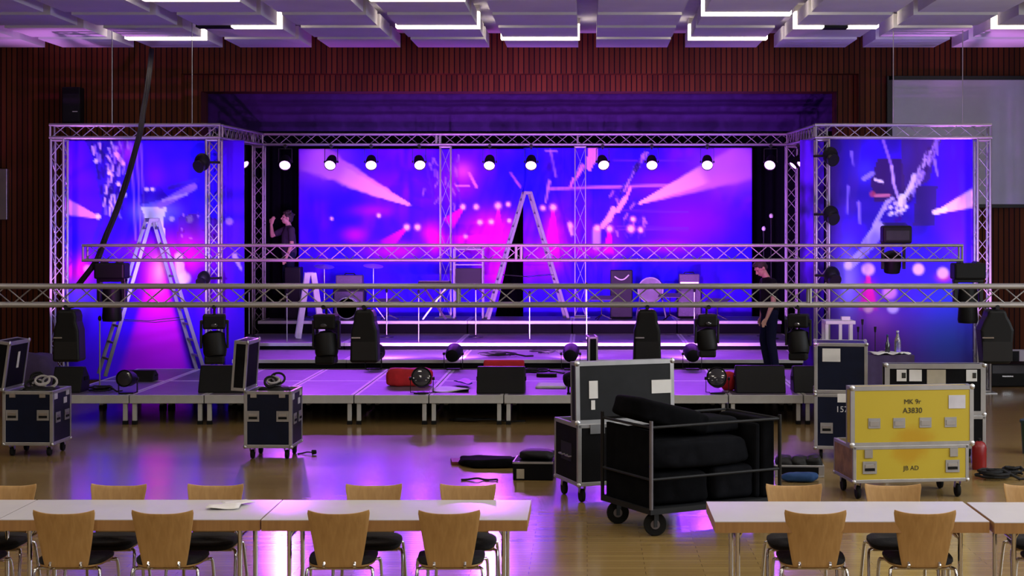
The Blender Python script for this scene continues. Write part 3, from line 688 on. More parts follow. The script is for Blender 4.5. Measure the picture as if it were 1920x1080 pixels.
# ---------------------------------------------------------------- lamps
def par_head(t, r=.105, L=.25, lens='lens', m='black', hood=True):
    # barrel along local -Y from the pivot
    b = MB().lathe([(r*.55, L*.55), (r*.8, L*.5), (r*.95, L*.2), (r, -.05), (r*1.06, -L*.5), (r*1.06, -L*.56), (r*.98, -L*.56), (r*.96, -L*.42)], (0,0,0), (0,1,0), 24)
    return b
def par(name, label, loc, aim, lens='lens', r=.105, hang=True, group=None, L=.25, drop=.3, cat='stage lamp'):
    """lamp: clamp at loc (hanging) or foot at loc (standing); aim = direction of the beam"""
    t = thing(name, label, cat, loc, group=group)
    aim = Vector(aim).normalized(); q = aim.to_track_quat('-Y', 'Z').to_matrix()
    piv = Vector((0, 0, -drop if hang else drop))
    rot = lambda mb: MB().add([q @ Vector(v)+piv for v in mb.v], mb.f)
    body = rot(par_head(t, r, L)).build('lamp_body', M['black'], t, smooth=True)
    ln = MB().lathe([(r*.95, -L*.455), (r*.9, -L*.50), (r*.6, -L*.535), (.004, -L*.55)], (0,0,0), (0,1,0), 24)
    rot(ln).build('lens', M[lens], body, smooth=True)
    s = -1 if hang else 1
    hx = Vector((q @ Vector((1,0,0))).xy.to_3d()).normalized()*(r*1.18); zz = Vector((0,0,1))
    base = Vector((0, 0, -.05*1 if hang else .015))
    y = MB()
    for k in (-1, 1):
        y.bar(piv+hx*k, Vector((0,0,base.z))+hx*k, .03, .008, up=hx)
        y.cyl(piv+hx*k*1.12, piv+hx*k*.9, .022, n=10)
    y.bar(base-hx*1.03, base+hx*1.03, .03, .008)
    y.build('yoke', M['blackm'], t)
    if hang:
        MB().cyl((0,-.03,0), (0,.03,0), .034, n=12).cyl((0,0,-.06), (0,0,0), .012, n=8).build('clamp', M['blackm'], t, smooth=True)
    else:
        MB().bx(-.1, .1, -.1, .1, 0, .02).build('base', M['blackm'], t)
    return t
VIO = (.50, .10, 1.0)
zl = zb_-.0975-.035
pars = (535, 621, 696, 786, 918, 996, 1130, 1222, 1326, 1445)
aims = ((.1, -1, -.66), (-.05, -1, -.64), (.12, -1, -.66), (.22, -1, -.64), (0, -1, -.74), (0, -1, -.72), (.18, -1, -.64), (0, -1, -.66), (-.05, -1, -.64), (-.28, -1, -.64))
for i, (px, am) in enumerate(zip(pars, aims)):
    x = XP(px, DB-.1); loc = Vector((x, DB-.1, zl))
    par('par_can', 'lit lamp under the lamp row truss, %s from the left' % ORD[i], loc, am, group='lit lamps on the rear truss')
    o = loc+Vector((0, -.02, -.3)); a = Vector(am).normalized()
    spot('par_beam', o+a*.16, o+a*5, 330, (.42, .06, 1.0), 50, .8, .1)
for px, py, dd, am, lb in ((452, 293, 28.3, (.75, -.5, -.75), 'tilted lit lamp under the left connecting truss'), (1498, 288, 28.0, (-.75, -.45, -.8), 'tilted lit lamp under the right connecting truss'), (1484, 296, 29.4, (-.8, -.3, -.8), 'smaller tilted lamp beside the right rear post'), (425, 302, 26.8, (.6, -.1, -.8), 'small dim lamp beside the left inner post')):
    f = (dd-DT-.13)/(DB-DT-.26); 
    xL = LX1+(BX0-LX1)*f if px < 1000 else RX0+(BX1-RX0)*f
    par('par_can', lb, (xL, dd, ztop+(zb_-ztop)*f-.145), am, drop=.28, r=.085)
# lamps standing on the stage and lighting the risers
floor_pars = ((850, 690, 25.1, SZ, (.1, 1, .22), 'lamp'), (1070, 690, 25.1, SZ, (.05, 1, .22), 'lamp'), (1298, 690, 25.1, SZ, (-.05, 1, .22), 'lamp'), (700, 690, 25.15, SZ, (.45, 1, .2), 'lamp'))
lbs = ('black lamp standing on the stage and lighting the risers, left of the middle', 'black lamp standing on the stage and lighting the risers, near the open black case', 'black lamp standing on the stage and lighting the risers, right of the black case lid', 'black lamp at the riser foot behind the bell shaped fixture')
for (px, py, dd, z, am, _), lb in zip(floor_pars, lbs):
    x = XP(px, dd); par('par_can', lb, (x, dd, z), am, lens='lens', hang=False, drop=.25, r=.125)
    a = Vector(am).normalized(); o = Vector((x, dd, z+.25))
    spot('riser_beam', o+a*.2, o+a*5, 800, (.60, .2, 1.0), 110, .8, .08)
# lamps along the front edge, facing the hall
for px, py, rr, am, lb in ((240, 742, .11, (-.1, -1, .1), 'black unlit lamp standing at the left front edge of the stage'), (791, 736, .13, (.05, -1, .25), 'black unlit lamp standing in front of the long red bag'), (1077, 738, .12, (.9, -.6, .2), 'black unlit lamp standing beside the open black case on the stage edge'), (1345, 736, .13, (-.15, -1, .25), 'black unlit lamp standing in front of the red ball-shaped bag')):
    x = XP(px, SF+.25); par('par_can', lb, (x, SF+.25, SZ), am, lens='glassd', hang=False, drop=.2, r=rr)

# ---------------------------------------------------------------- moving heads and hanging fixtures
def moving_head(label, loc, s=1.0, base_up=True, inv=True, rz=0, head_rot=0):
    """hangs (inv) from loc: wide base box, two arms, drum shaped head"""
    t = thing('moving_head', label, 'stage lamp', loc, rz)
    k = -1 if inv else 1
    MB().bx(-.2*s, .2*s, -.15*s, .15*s, min(0, k*.21*s), max(0, k*.21*s)).build('base', M['black'], t, bevel=.025*s)
    for x in (-.1, .1): MB().cyl((x*s, -.13, -k*.0*s), (x*s, .13, -k*.0*s), .022*s, n=10).build('clamp', M['blackm'], t)
    y = MB().bx(-.19*s, .19*s, -.06*s, .06*s, min(k*.19*s, k*.25*s), max(k*.19*s, k*.25*s))
    for x in (-1, 1): y.prism([(x*.13*s, k*.21*s), (x*.19*s, k*.21*s), (x*.19*s, k*.52*s), (x*.14*s, k*.56*s)], -.05*s, .05*s)
    y.build('yoke', M['blackm'], t, bevel=.01)
    h = MB().lathe([(.06*s, -.2*s), (.115*s, -.18*s), (.13*s, -.02*s), (.12*s, .12*s), (.13*s, .26*s), (.12*s, .30*s), (.10*s, .30*s)], (0, 0, k*.47*s), (0, math.sin(head_rot), k*math.cos(head_rot)), 20)
    hd = h.build('head', M['black'], t, smooth=True)
    MB().lathe([(.10*s, .29*s), (.07*s, .305*s), (.004, .31*s)], (0, 0, k*.47*s), (0, math.sin(head_rot), k*math.cos(head_rot)), 20).build('lens', M['glassd'], hd, smooth=True)
    return t
zmb = MID_Z-.14
moving_head('black moving head lamp hanging from the left end of the violet lit truss', (XP(210, MID_D), MID_D, zmb), 1.05)
moving_head('black moving head lamp hanging below the right end of the violet lit truss', (XP(1814, MID_D), MID_D-.02, zmb-.0), 1.08)
# one more stands on the truss, its head hanging down behind
t = thing('moving_head', 'black moving head lamp on top of the violet lit truss, before the pink discs', 'stage lamp', (XP(1680, MID_D), MID_D, MID_Z+.128))
MB().bx(-.2, .2, -.13, .13, 0, .25).build('base', M['black'], t, bevel=.03); MB().bx(-.16, .16, -.136, -.128, .05, .18).build('control_panel', M['glassd'], t)
y = MB().bx(-.17, .17, .12, .2, .06, .12)
for x in (-1, 1): y.bx(min(x*.13, x*.17), max(x*.13, x*.17), .17, .23, -.36, .12)
y.build('yoke', M['blackm'], t, bevel=.008)
h = MB().lathe([(.07, -.16), (.12, -.13), (.125, .05), (.11, .14), (.10, .14)], (0, .27, -.27), (0, .25, -1), 20).build('head', M['black'], t, smooth=True)
MB().lathe([(.10, .135), (.06, .15), (.004, .155)], (0, .27, -.27), (0, .25, -1), 20).build('lens', M['glassd'], h, smooth=True)

def bell(label, loc, w=.3, h=.62, rz=0, taper=1.08):
    t = thing('stage_fixture', label, 'stage lamp', loc, rz)
    pr = [(-.09, 0), (.09, 0), (.11, -.07), (.40*w, -.13), (.5*w, -.22), (.5*w*taper, -h), (-.5*w*taper, -h), (-.5*w, -.22), (-.40*w, -.13), (-.11, -.07)]
    MB().prism(pr, -.13, .13).build('housing', M['black'], t, bevel=.03, seg=3)
    MB().bx(-.46*w, -.12*w, -.145, -.128, -.305, -.29).build('handle', M['chrome'], t, label='small bright handle bar')
    MB().bx(-.44*w, .44*w, -.136, -.128, -h+.03, -.34).build('front_grille', M['blackm'], t)
    MB().cyl((0, -.13, .03), (0, .13, .03), .024, n=12).cyl((0, 0, -.02), (0, 0, .03), .014, n=8).build('clamp', M['blackm'], t)
    return t
zf = t_front_z-.15; df = 17.3
bell('black bell-shaped fixture hanging under the grey truss beside the left rig post', (XP(130, df), df, zf), .27, .56)
bell('black bell-shaped fixture hanging under the grey truss, left of the middle of the stage', (XP(685, df), df, zf), .28, .57)
bell('black bell-shaped fixture hanging under the grey truss behind the open black case', (XP(1213, df), df, zf), .28, .58)
bell('black fixture hanging under the grey truss at the right edge beside the wood wall', (XP(1865, df), df, zf), .36, .58, taper=.82)

def spotlight(label, loc, rz=0, s=1.0, low=.0):
    t = thing('stage_light', label, 'stage lamp', loc, rz)
    MB().cyl((0, -.13, .03), (0, .13, .03), .024, n=12).cyl((0, 0, -.06), (0, 0, .03), .013, n=8).build('clamp', M['blackm'], t)
    MB().bx(-.115*s, .115*s, -.1*s, .1*s, -.2*s, -.05).build('base', M['black'], t, bevel=.02)
    y = MB()
    for x in (-1, 1): y.bx(min(x*.12, x*.145)*s, max(x*.12, x*.145)*s, -.035, .035, -.40*s, -.12*s)
    y.bx(-.145*s, .145*s, -.036, .036, -.15*s, -.11*s).build('yoke', M['blackm'], t, bevel=.008)
    hd = MB().lathe([(.07*s, -.13*s), (.115*s, -.10*s), (.12*s, .08*s), (.105*s, .13*s), (.09*s, .13*s)], (0, 0, -.36*s), (.1, -.25, -1), 18)
    h = hd.build('head', M['black'], t, smooth=True)
    MB().ell((-.0*s, -.115*s, -.16*s), (.035*s, .012, .02*s)).build('status_window', M['glassd'], t)
    MB().bx(-.1*s, .1*s, -.09*s, .1*s, -.56*s, -.47*s).build('tail', M['black'], h, bevel=.02)
    return t
zl2 = t_front_z-.15
spotlight('black moving light hanging under the grey truss in front of the left inner post', (XP(402, df), df, zl2), .2, 1.05)
spotlight('black moving light hanging under the grey truss, right of the small bright ladder', (XP(612, df), df, zl2), -.1, 1.05)
spotlight('black moving light hanging under the grey truss, left of the person in a black shirt', (XP(1325, df), df, zl2), .1, .92)
spotlight('black moving light hanging under the grey truss, right of the person in a black shirt', (XP(1497, df), df, zl2), -.25, .98)
# dark lamps on tower posts
def post_lamp(label, px, py, dd, s=1.0, side=1):
    t = thing('post_lamp', label, 'stage lamp', P(px, py, dd))
    MB().ell((0, 0, 0), (.13*s, .14*s, .15*s)).build('housing', M['black'], t, smooth=True)
    MB().cyl((side*.06, .0, .0), (side*.24, .16, .0), .02, n=8).build('bracket', M['blackm'], t)
    MB().lathe([(.09*s, 0), (.11*s, .08*s), (.10*s, .08*s)], (0, -.08, -.05), (-side*.4, -.8, -.4), 16).build('hood', M['blackm'], t, smooth=True)
post_lamp('round dark lamp clamped to the left inner post, upper part', 379, 304, DT-.28, .95, 1)
post_lamp('round dark lamp clamped to the right inner post, upper', 1557, 292, DT-.28, .95, -1)
post_lamp('round dark lamp clamped to the right inner post, middle', 1558, 402, DT-.28, .95, -1)
post_lamp('round dark lamp clamped to the right inner post, lowest', 1560, 517, DT-.28, 1.0, -1)
post_lamp('round dark lamp clamped to the left inner post, low down', 382, 522, DT-.28, .8, 1)

# ---------------------------------------------------------------- ladders
def aframe(name, label, loc, rz, H, spread, w0, w1, rail=(.055, .024), rungs=9, group=None, m='ladder', cat='ladder', top=True):
    t = thing(name, label, cat, loc, rz, group)
    for k in (-1, 1):
        ft = k*spread/2; tp = k*.05
        for s in (-1, 1):
            MB().bar((ft, s*w1/2, 0), (tp, s*w0/2, H), rail[1], rail[0], up=(1,0,0)).build('rail', M[m], t, bevel=.004)
        for i in range(1, rungs+1):
            f = i/(rungs+.6); x = ft+(tp-ft)*f; hw = (w1+(w0-w1)*f)/2
            MB().bar((x, -hw, H*f), (x, hw, H*f), .03, .03).build('rung', M[m], t)
    m_ = MB().bx(-.065, .065, -w0/2-.02, w0/2+.02, H-.05, H+.01)
    m_.build('hinge', M['blackm'] if not top else M[m], t, bevel=.008)
    f = .35; x = spread/2*(1-f)
    for s in (-1, 1): MB().tube([(-x, s*w1/2*.9, H*f), (0, s*w1/2*.9, H*f-.04), (x, s*w1/2*.9, H*f)], .006, 5).build('spreader', M['cable'], t)
    return t
d0 = 24.55; xa = XP(297, d0); Hl = ZP(410, d0)-SZ
t = aframe('ladder', 'tall aluminium folding ladder standing before the left banner', (xa-.1, d0, SZ), R(28), Hl, 1.5, .34, .5)
d1 = 30.25; xa = XP(988, d1)
aframe('ladder', 'tall aluminium folding ladder standing between the two backdrop halves', (xa, d1, RZ[2]), R(10), ZP(360, d1)-RZ[2], 1.52, .3, .42)
d2 = 28.6
aframe('step_ladder', 'small bright step ladder beside the person at the left of the backdrop', (XP(582, d2), d2, RZ[1]), R(12), ZP(512, d2)-RZ[1], .44, .26, .46, rail=(.10, .05), rungs=4, m='steplad')

# ---------------------------------------------------------------- stage clutter
def wedge(label, px, py, dd, w, h, z=SZ, dp=.42, rz=0, m='black'):
    t = thing('stage_monitor', label, 'speaker', (XP(px, dd), dd, z), rz)
    MB().prism([(-dp/2, 0), (dp/2, 0), (dp/2, h*.55), (dp*.1, h), (-dp*.12, h)], -w/2, w/2, 'yz').build('cabinet', M['black'], t, bevel=.015)
    g = MB().prism([(-w*.45, .02), (w*.45, .02), (w*.45, h*.92), (-w*.45, h*.92)], -.006, .006).build('grille', M['blackm'], t, loc=(0, -dp*.33, 0)); g.rotation_euler = (-math.atan2(dp*.38, h), 0, 0)
    for s in (-1, 1): MB().bx(s*w/2-.012, s*w/2+.012, -.04, .09, h*.45, h*.6).build('handle', M['rubber'], t)
    return t
wedge('black stage monitor on the stage edge behind the left open cases', 420, 740, 21.85, .62, .36)
wedge('black stage monitor in front of the flat red case', 940, 738, 21.75, .65, .35)
wedge('wide black stage monitor beside the red ball-shaped bag', 1424, 738, 21.8, .67, .36)
wedge('black stage monitor partly behind the tall navy cases', 1510, 738, 21.85, .36, .35)
wedge('black stage monitor at the left end of the stage behind the open navy case', 132, 740, 21.85, .4, .34)
wedge('low black stage monitor lying near the foot of the tall left ladder', 265, 712, 23.3, .42, .16, dp=.3)
t = tag(MB().sack((0,0,.125), (.32, .14, .125), .35, .05, 6, 3).build('long_bag', M['red'], smooth=True), 'long red bag lying on the stage left of the middle', 'bag'); t.location = (XP(768, 22.6), 22.6, SZ)
t = thing('flat_case', 'flat red case standing behind the middle stage monitor', 'case', (XP(945, 22.9), 22.9, SZ))
MB().bx(-.29, .29, -.06, .06, 0, .34).build('shell', M['red'], t, bevel=.025); MB().bx(-.06, .06, -.08, -.06, .20, .235).build('handle', M['whitep'], t)
t = tag(MB().sack((0,0,.13), (.11, .1, .13), .7, .04, 6, 5).build('round_bag', M['red'], smooth=True), 'red ball-shaped bag beside the wide black monitor', 'bag'); t.location = (XP(1366, 22.0), 22.0, SZ)
# loose sheets
def sheet(name, label, px, py, z, w, h, m, rz=0, cat='paper', th=.008, amp=.01):
    d = (CH-z)*F/(py-CY); b = MB(); n = 8; vs = []; fs = []
    for j in range(n+1):
        for i in range(n+1):
            x = (i/n-.5)*w; y = (j/n-.5)*h; vs.append((x, y, th+amp+amp*math.sin(5*i/n+3*j/n+px)))
    for j in range(n):
        for i in range(n): a = j*(n+1)+i; fs.append((a, a+1, a+n+2, a+n+1))
    b.add(vs, fs); o = b.build(name, M[m], smooth=True); o.location = (XP(px, d), d, z-.0); o.rotation_euler.z = rz
    s = o.modifiers.new('thick', 'SOLIDIFY'); s.thickness = th; s.offset = -1
    return tag(o, label, cat)
sheet('plastic_sheet', 'crumpled white plastic sheet on the stage edge', 845, 733, SZ, .5, .4, 'whitep', .1, 'sheet', amp=.02)
sheet('plastic_sheet', 'small blue plastic sheet on the stage left of the middle monitor', 868, 718, SZ+.045, .2, .5, 'bluep', .2, 'sheet', amp=.02)
sheet('paper_stack', 'flat pale board lying on the stage right of the middle monitor', 1035, 725, SZ, .42, .55, 'paper', -.05, 'board', th=.03, amp=.002)
sheet('tray', 'black tray lying on the pale board', 1025, 706, SZ, .3, .16, 'black', .0, 'tray', th=.05, amp=.002)
def coil(label, px, py, z, r=.2, n=5, m='cable', seed=1, th=.012, hgt=.05, ell=1.0, name='cable_coil'):
    random.seed(seed); d = (CH-z)*F/(py-CY); pts = []
    for i in range(n*18):
        a = 2*PI*i/18; q = r*(.65+.35*math.sin(a*.37+seed)+.08*random.random()); pts.append((q*math.cos(a)*ell, q*math.sin(a), th+hgt*(i/(n*18))+.01*random.random()))
    pts.append((r*1.5*ell, -.1, th)); pts.append((r*1.9*ell, -.05, th))
    o = MB().tube(pts, th, 6).build(name, M[m], smooth=True); o.location = (XP(px, d), d, z)
    return tag(o, label, 'cable')
coil('tangle of black cable on the stage behind the flat red case', 1000, 700, SZ, .3, 4, seed=2)
coil('tangle of black cable on the lowest riser right of the middle', 930, 668, RZ[0], .32, 4, seed=3)
coil('loop of black cable on the lowest riser near the open black case', 1020, 664, RZ[0], .22, 2, seed=4)
coil('small black cable coil by the lamp at the left stage edge', 190, 734, SZ, .16, 4, seed=6)

# stands
def mic_stand(label, px, py, z, h, boom=False):
    d = (CH-z)*F/(py-CY); t = thing('microphone_stand', label, 'stand', (XP(px, d), d, z), group='microphone stands')
    MB().lathe([(.13, 0), (.13, .012), (.05, .025), (.012, .04)], n=20).build('base', M['blackm'], t, smooth=True)
    MB().cyl((0,0,.03), (0,0,h), .010, n=8).build('pole', M['alu'], t, smooth=True)
    if boom: MB().cyl((-.2, 0, h-.05), (.45, 0, h+.12), .008, n=8).build('boom', M['alu'], t)
    else: MB().ell((0,0,h+.03), (.025, .025, .04), 8, 6).build('clip', M['black'], t)
for px, py, z, h, lb in ((538, 653, RZ[0], .95, 'thin stand with a round base on the lowest riser, below the small step ladder'), (785, 654, RZ[0], .95, 'thin stand with a round base on the lowest riser, left of the left standing lamp'), (725, 632, RZ[1], .8, 'thin stand on the middle riser right of the bell shaped fixture'), (892, 632, RZ[1], .85, 'thin stand on the middle riser left of the stage middle'), (993, 648, RZ[0], .9, 'thin stand on the lowest riser, in the middle of the stage'), (1100, 640, RZ[1], .95, 'thin stand on the middle riser behind the open black case'), (1302, 630, RZ[1], .8, 'thin stand on the middle riser left of the person in a black shirt'), (467, 630, RZ[1], .8, 'thin stand on the middle riser at its left end')):
    mic_stand(lb, px, py, z, h)
mic_stand('dark thin stand at the left end of the stage, left of the tall ladder', 187, 730, SZ, .95)
t = thing('case_lid', 'loose case lid standing upright on the stage behind the open black case', 'case', (XP(1112, 21.9), 21.9, SZ), R(4))
MB().bx(-.05, .05, 0, .5, 0, .73).build('panel', M['blk'], t); m = MB()
for x in (-.055, .055): m.bx(x-.012, x+.012, -.008, .03, 0, .74).bx(x-.012, x+.012, -.008, .5, .715, .74)
m.bx(-.05, .05, -.008, .02, .715, .74).build('lid_trim', M['edge'], t)
# microphones behind the right person
for px, py, top, lb in ((1432, 640, 432, 'shorter microphone on a tall stand right of the backdrop'), (1446, 636, 408, 'taller microphone on a tall stand right of the backdrop')):
    d = 29.0 if px < 1440 else 28.3; z0 = RZ[1]; t = thing('microphone', lb, 'microphone', (XP(px, d), d, z0))
    h = ZP(top, d)-z0
    MB().lathe([(.13, 0), (.13, .012), (.02, .04)], n=16).build('base', M['blackm'], t, smooth=True); MB().cyl((0,0,.03), (0,0,h-.1), .009, n=8).build('pole', M['blackm'], t)
    MB().cyl((0,0,h-.13), (0,0,h), .016, .022, n=10).build('grip', M['black'], t); MB().ell((0,0,h+.03), (.036, .036, .045), 12, 8).build('grille', M['whitep'], t, smooth=True)
# music stands on top riser
for i, (px, lb) in enumerate(((728, 'between the amplifier stack and the dark keyboard'), (1128, 'left of the square amplifier'), (1256, 'right of the large round drum'), (1345, 'right of the low amplifier'))):
    d = 29.95; t = thing('music_stand', 'black music stand on the top riser '+lb, 'stand', (XP(px, d), d, RZ[2]), R(20-15*i))
    h = .34+.05*(i % 3)
    m = MB()
    for k in range(3): m.bar((0,0,.1), (.2*math.cos(k*2.1), .2*math.sin(k*2.1), .008), .014)
    m.build('tripod', M['blackm'], t); MB().cyl((0,0,.08), (0,0,h), .009, n=8).build('pole', M['blackm'], t)
    MB().box((0, 0, h+.02), (.42, .3, .014), Matrix.Rotation(R(12), 3, 'X')).build('desk', M['amp'], t, bevel=.004)
# amplifiers, drums on the top riser
def amp_stack(label, px, d, w, h, m='amp', head=.2, rz=0, z=None):
    z = RZ[2] if z is None else z; t = thing('amplifier', label, 'amplifier', (XP(px, d), d, z), rz)
    MB().bx(-w/2, w/2, -.15, .15, 0, h).build('cabinet', M['black'], t, bevel=.015)
    MB().bx(-w*.45, w*.45, -.158, -.15, .04, h-.05).build('grille', M[m], t)
    if head:
        MB().bx(-w*.42, w*.42, -.13, .13, h, h+head).build('head_unit', M[m], t, bevel=.02); MB().bx(-w*.38, w*.38, -.137, -.13, h+.02, h+.07).build('control_strip', M['alu'], t)
        MB().tube([(-.1, 0, h+head), (-.08, 0, h+head+.03), (.08, 0, h+head+.03), (.1, 0, h+head)], .01).build('handle', M['rubber'], t)
    return t
amp_stack('pale amplifier head on its cabinet, left part of the top riser', 656, 30.55, .6, .56, 'amp', .26)
amp_stack('dark combo amplifier beside the person at the left of the backdrop', 551, 30.3, .30, .98, 'black', 0)
aq = amp_stack('black square amplifier with a pale curved handle right of the middle', 1165, 30.5, .42, .92, 'black', 0)
MB().tube(smooth_path([Vector(q) for q in ((-.13, -.165, .80), (-.04, -.175, .745), (.05, -.175, .75), (.14, -.165, .83))], 5), .012).build('handle', M['whitep'], aq, smooth=True)
amp_stack('low amplifier on the top riser at the right, below the pink beam', 1292, 30.6, .46, .62, 'amp', .22)
t = thing('drum', 'large round black drum on the top riser', 'drum', (XP(1221, 30.3), 30.3, RZ[2]))
MB().lathe([(.23, -.2), (.235, -.18), (.235, .18), (.23, .2)], (0, 0, .55), (.1, 1, 0), 28).build('shell', M['black'], t, smooth=True)
MB().lathe([(.245, -.215), (.245, -.185), (.225, -.185), (.225, -.215)], (0, 0, .55), (.1, 1, 0), 28).build('hoop', M['alud'], t, smooth=True)
m = MB()
for s in (-1, 1): m.bar((s*.2, -.1, .42), (s*.28, -.16, .01), .02).bar((s*.2, .1, .42), (s*.28, .16, .01), .02)
m.build('stand', M['alu'], t)
t = thing('snare_drum', 'pale drum with a bright patterned head below the amplifier stack', 'drum', (XP(652, 29.85), 29.85, RZ[2]))
MB().lathe([(.19, -.12), (.2, -.11), (.2, .11), (.19, .12)], (0, 0, .23), (0, 1, 0), 24).build('shell', M['whitep'], t, smooth=True)
MB().lathe([(.205, -.14), (.205, -.11), (.185, -.11), (.185, -.14)], (0, 0, .23), (0, 1, 0), 24).build('hoop', M['chrome'], t, smooth=True)
m = MB()
for s in (-1, 1): m.bar((s*.1, 0, .08), (s*.17, -.1, .008), .02).bar((s*.1, 0, .08), (s*.17, .1, .008), .02)
m.build('stand', M['alu'], t)
t = thing('keyboard_rack', 'metal rack with a dark keyboard in front of the magenta light', 'rack', (XP(879, 30.2), 30.2, RZ[2]))
h = ZP(466, 30.2)-RZ[2]; hw = .27
for s in (-1, 1):
    for y in (-.13, .13): MB().bx(s*hw-.014, s*hw+.014, y-.014, y+.014, 0, h).build('upright', M['alud'], t)
for z in (h*.995, h*.78, h*.5): MB().bx(-hw, hw, -.14, .14, z-.02, z).build('shelf', M['alud'], t)
MB().bx(-hw+.03, hw-.03, -.13, .13, h*.5, h*.72).build('mixer', M['black'], t); MB().bx(-hw+.02, hw-.03, -.15, .12, h*.995, h*.995+.07).build('keyboard', M['amp'], t, bevel=.01)
t = thing('keyboard', 'dark keyboard on crossed legs left of the keyboard rack', 'keyboard', (XP(815, 30.0), 30.0, RZ[2]))
MB().bx(-.3, .3, -.14, .14, .62, .72).build('case', M['black'], t, bevel=.015); MB().bx(-.28, .28, -.15, -.03, .72, .735).build('keys', M['amp'], t)
for s in (-1, 1): MB().bar((-.22*s, -.1, .01), (.22*s, .1, .62), .03).build('leg', M['alu'], t)
# cymbal stands
for px, py, lb in ((700, 497, 'small round cymbal right of the amplifier stack'), (608, 498, 'small round cymbal above the small step ladder')):
    d = 30.0; z = ZP(py, d)-RZ[2]; t = thing('cymbal', lb, 'cymbal', (XP(px, d), d, RZ[2]))
    m = MB()
    for k in range(3): m.bar((0,0,.3), (.22*math.cos(k*2.1), .22*math.sin(k*2.1), .008), .014)
    m.build('tripod', M['alu'], t); MB().cyl((0,0,.3), (0,0,z), .008, n=8).build('pole', M['alu'], t); MB().lathe([(.19, 0), (.1, .015), (.03, .03), (.01, .035)], (0,0,z-.02), (.1, -.2, 1), 24).build('plate', M['alu'], t, smooth=True)

# far right behind the cases: high table, bottle, white frame
d = 20.3; zt = ZP(667, d); xr = XP(1714, d); xl = XP(1590, d)
t = thing('high_table', 'high table under a dark cloth behind the tall navy cases', 'table', ((xl+xr)/2, d+.3, 0)); w = (xr-xl)/2
MB().bx(-w, w, -.3, .3, zt-.04, zt).build('tabletop', M['blackm'], t, bevel=.008)
b = MB(); n = 60; prm = []
for i in range(n):
    a = i/n*4; s = int(a); f = a-s; c = ((-w, -.3), (w, -.3), (w, .3), (-w, .3)); x0, y0 = c[s]; x1, y1 = c[(s+1) % 4]; prm.append((x0+(x1-x0)*f, y0+(y1-y0)*f))
vs = [(x*1.01, y*1.01, zt+.006) for x, y in prm]+[(x*1.02+.015*math.sin(i*1.9), y*1.02+.015*math.cos(i*1.9), zt-.5) for i, (x, y) in enumerate(prm)]+[(x*1.03+.025*math.sin(i*1.9), y*1.03+.025*math.cos(i*1.9), .03) for i, (x, y) in enumerate(prm)]
fs = [(i, (i+1) % n, n+(i+1) % n, n+i) for i in range(n)]+[(n+i, n+(i+1) % n, 2*n+(i+1) % n, 2*n+i) for i in range(n)]+[tuple(range(n))]
b.add(vs, fs).build('cloth', M['purple'], t, smooth=True)
for sx in (-1, 1):
    for sy in (-1, 1): MB().bx(sx*(w-.06)-.02, sx*(w-.06)+.02, sy*.24-.02, sy*.24+.02, 0, zt-.04).build('leg', M['blackm'], t)
for px, dy, wv, rz, lb in ((1650, .12, .2, .2, 'white papers heaped at the left on the high table'), (1672, .1, .17, -.3, 'white paper sheet lying beside the bottle on the high table'), (1690, .16, .14, .5, 'small white paper at the right end of the high table')):
    b = MB(); vs = []; fs = []
    for j in range(9):
        for i in range(9): vs.append(((i/8-.5)*wv*1.1, (j/8-.5)*wv*1.4, .012+.012*math.sin(i*.8+j*.6+px)))
    for j in range(8):
        for i in range(8): a = j*9+i; fs.append((a, a+1, a+10, a+9))
    o = b.add(vs, fs).build('paper', M['paper'], smooth=True); s = o.modifiers.new('thick', 'SOLIDIFY'); s.thickness = .006
    o.location = (XP(px, d+dy), d+dy, zt+.012); o.rotation_euler.z = rz; tag(o, lb, 'paper')
t = thing('bottle', 'clear glass bottle standing on the high table', 'bottle', (XP(1683, d+.2), d+.2, zt+.01))
MB().lathe([(.038, 0), (.042, .01), (.042, .16), (.036, .19), (.018, .24), (.015, .27), (.016, .275)], n=20).build('body', M['glass'], t, smooth=True); MB().cyl((0,0,.275), (0,0,.295), .018, n=14).build('cap', M['whitep'], t)
t = thing('bottle', 'dark slim bottle left of the clear bottle on the high table', 'bottle', (XP(1664, d+.2), d+.2, zt+.01))
MB().lathe([(.03, 0), (.033, .01), (.033, .12), (.014, .17), (.012, .23)], n=18).build('body', M['glassd'], t, smooth=True); MB().cyl((0,0,.23), (0,0,.245), .014, n=12).build('cap', M['blue'], t)
for px, top, lb in ((1609, 614, 'leftmost slim black microphone standing on the high table'), (1617, 600, 'tallest slim black microphone standing on the high table'), (1641, 614, 'slim black microphone nearest the bottles on the high table')):
    h = ZP(top, d+.25)-zt; t = thing('table_microphone', lb, 'microphone', (XP(px, d+.25), d+.25, zt+.01))
    MB().lathe([(.04, 0), (.04, .01), (.01, .02)], n=14).build('base', M['blackm'], t); MB().cyl((0,0,.015), (0,0,h-.06), .006, n=8).build('stem', M['blackm'], t); MB().cyl((0,0,h-.07), (0,0,h), .012, .018, n=10).build('capsule', M['black'], t)
d = 22.6; zt2 = ZP(600, d)
t = thing('white_frame_table', 'white framed equipment table at the right end of the stage', 'table', (XP(1572, d), d, SZ)); hh = zt2-SZ
MB().bx(-.21, .21, -.2, .2, hh-.05, hh).build('tabletop', M['whitep'], t, bevel=.006)
for x in (-.19, -.0, .15): MB().bx(x-.022, x+.022, -.19, -.15, 0, hh-.05).build('leg', M['whitep'], t)
for x in (-.19, .19): MB().bx(x-.02, x+.02, .15, .19, 0, hh-.05).build('leg', M['whitep'], t)
MB().bx(.04, .16, -.05, .05, hh, hh+.05).build('controller', M['whitep'], t)
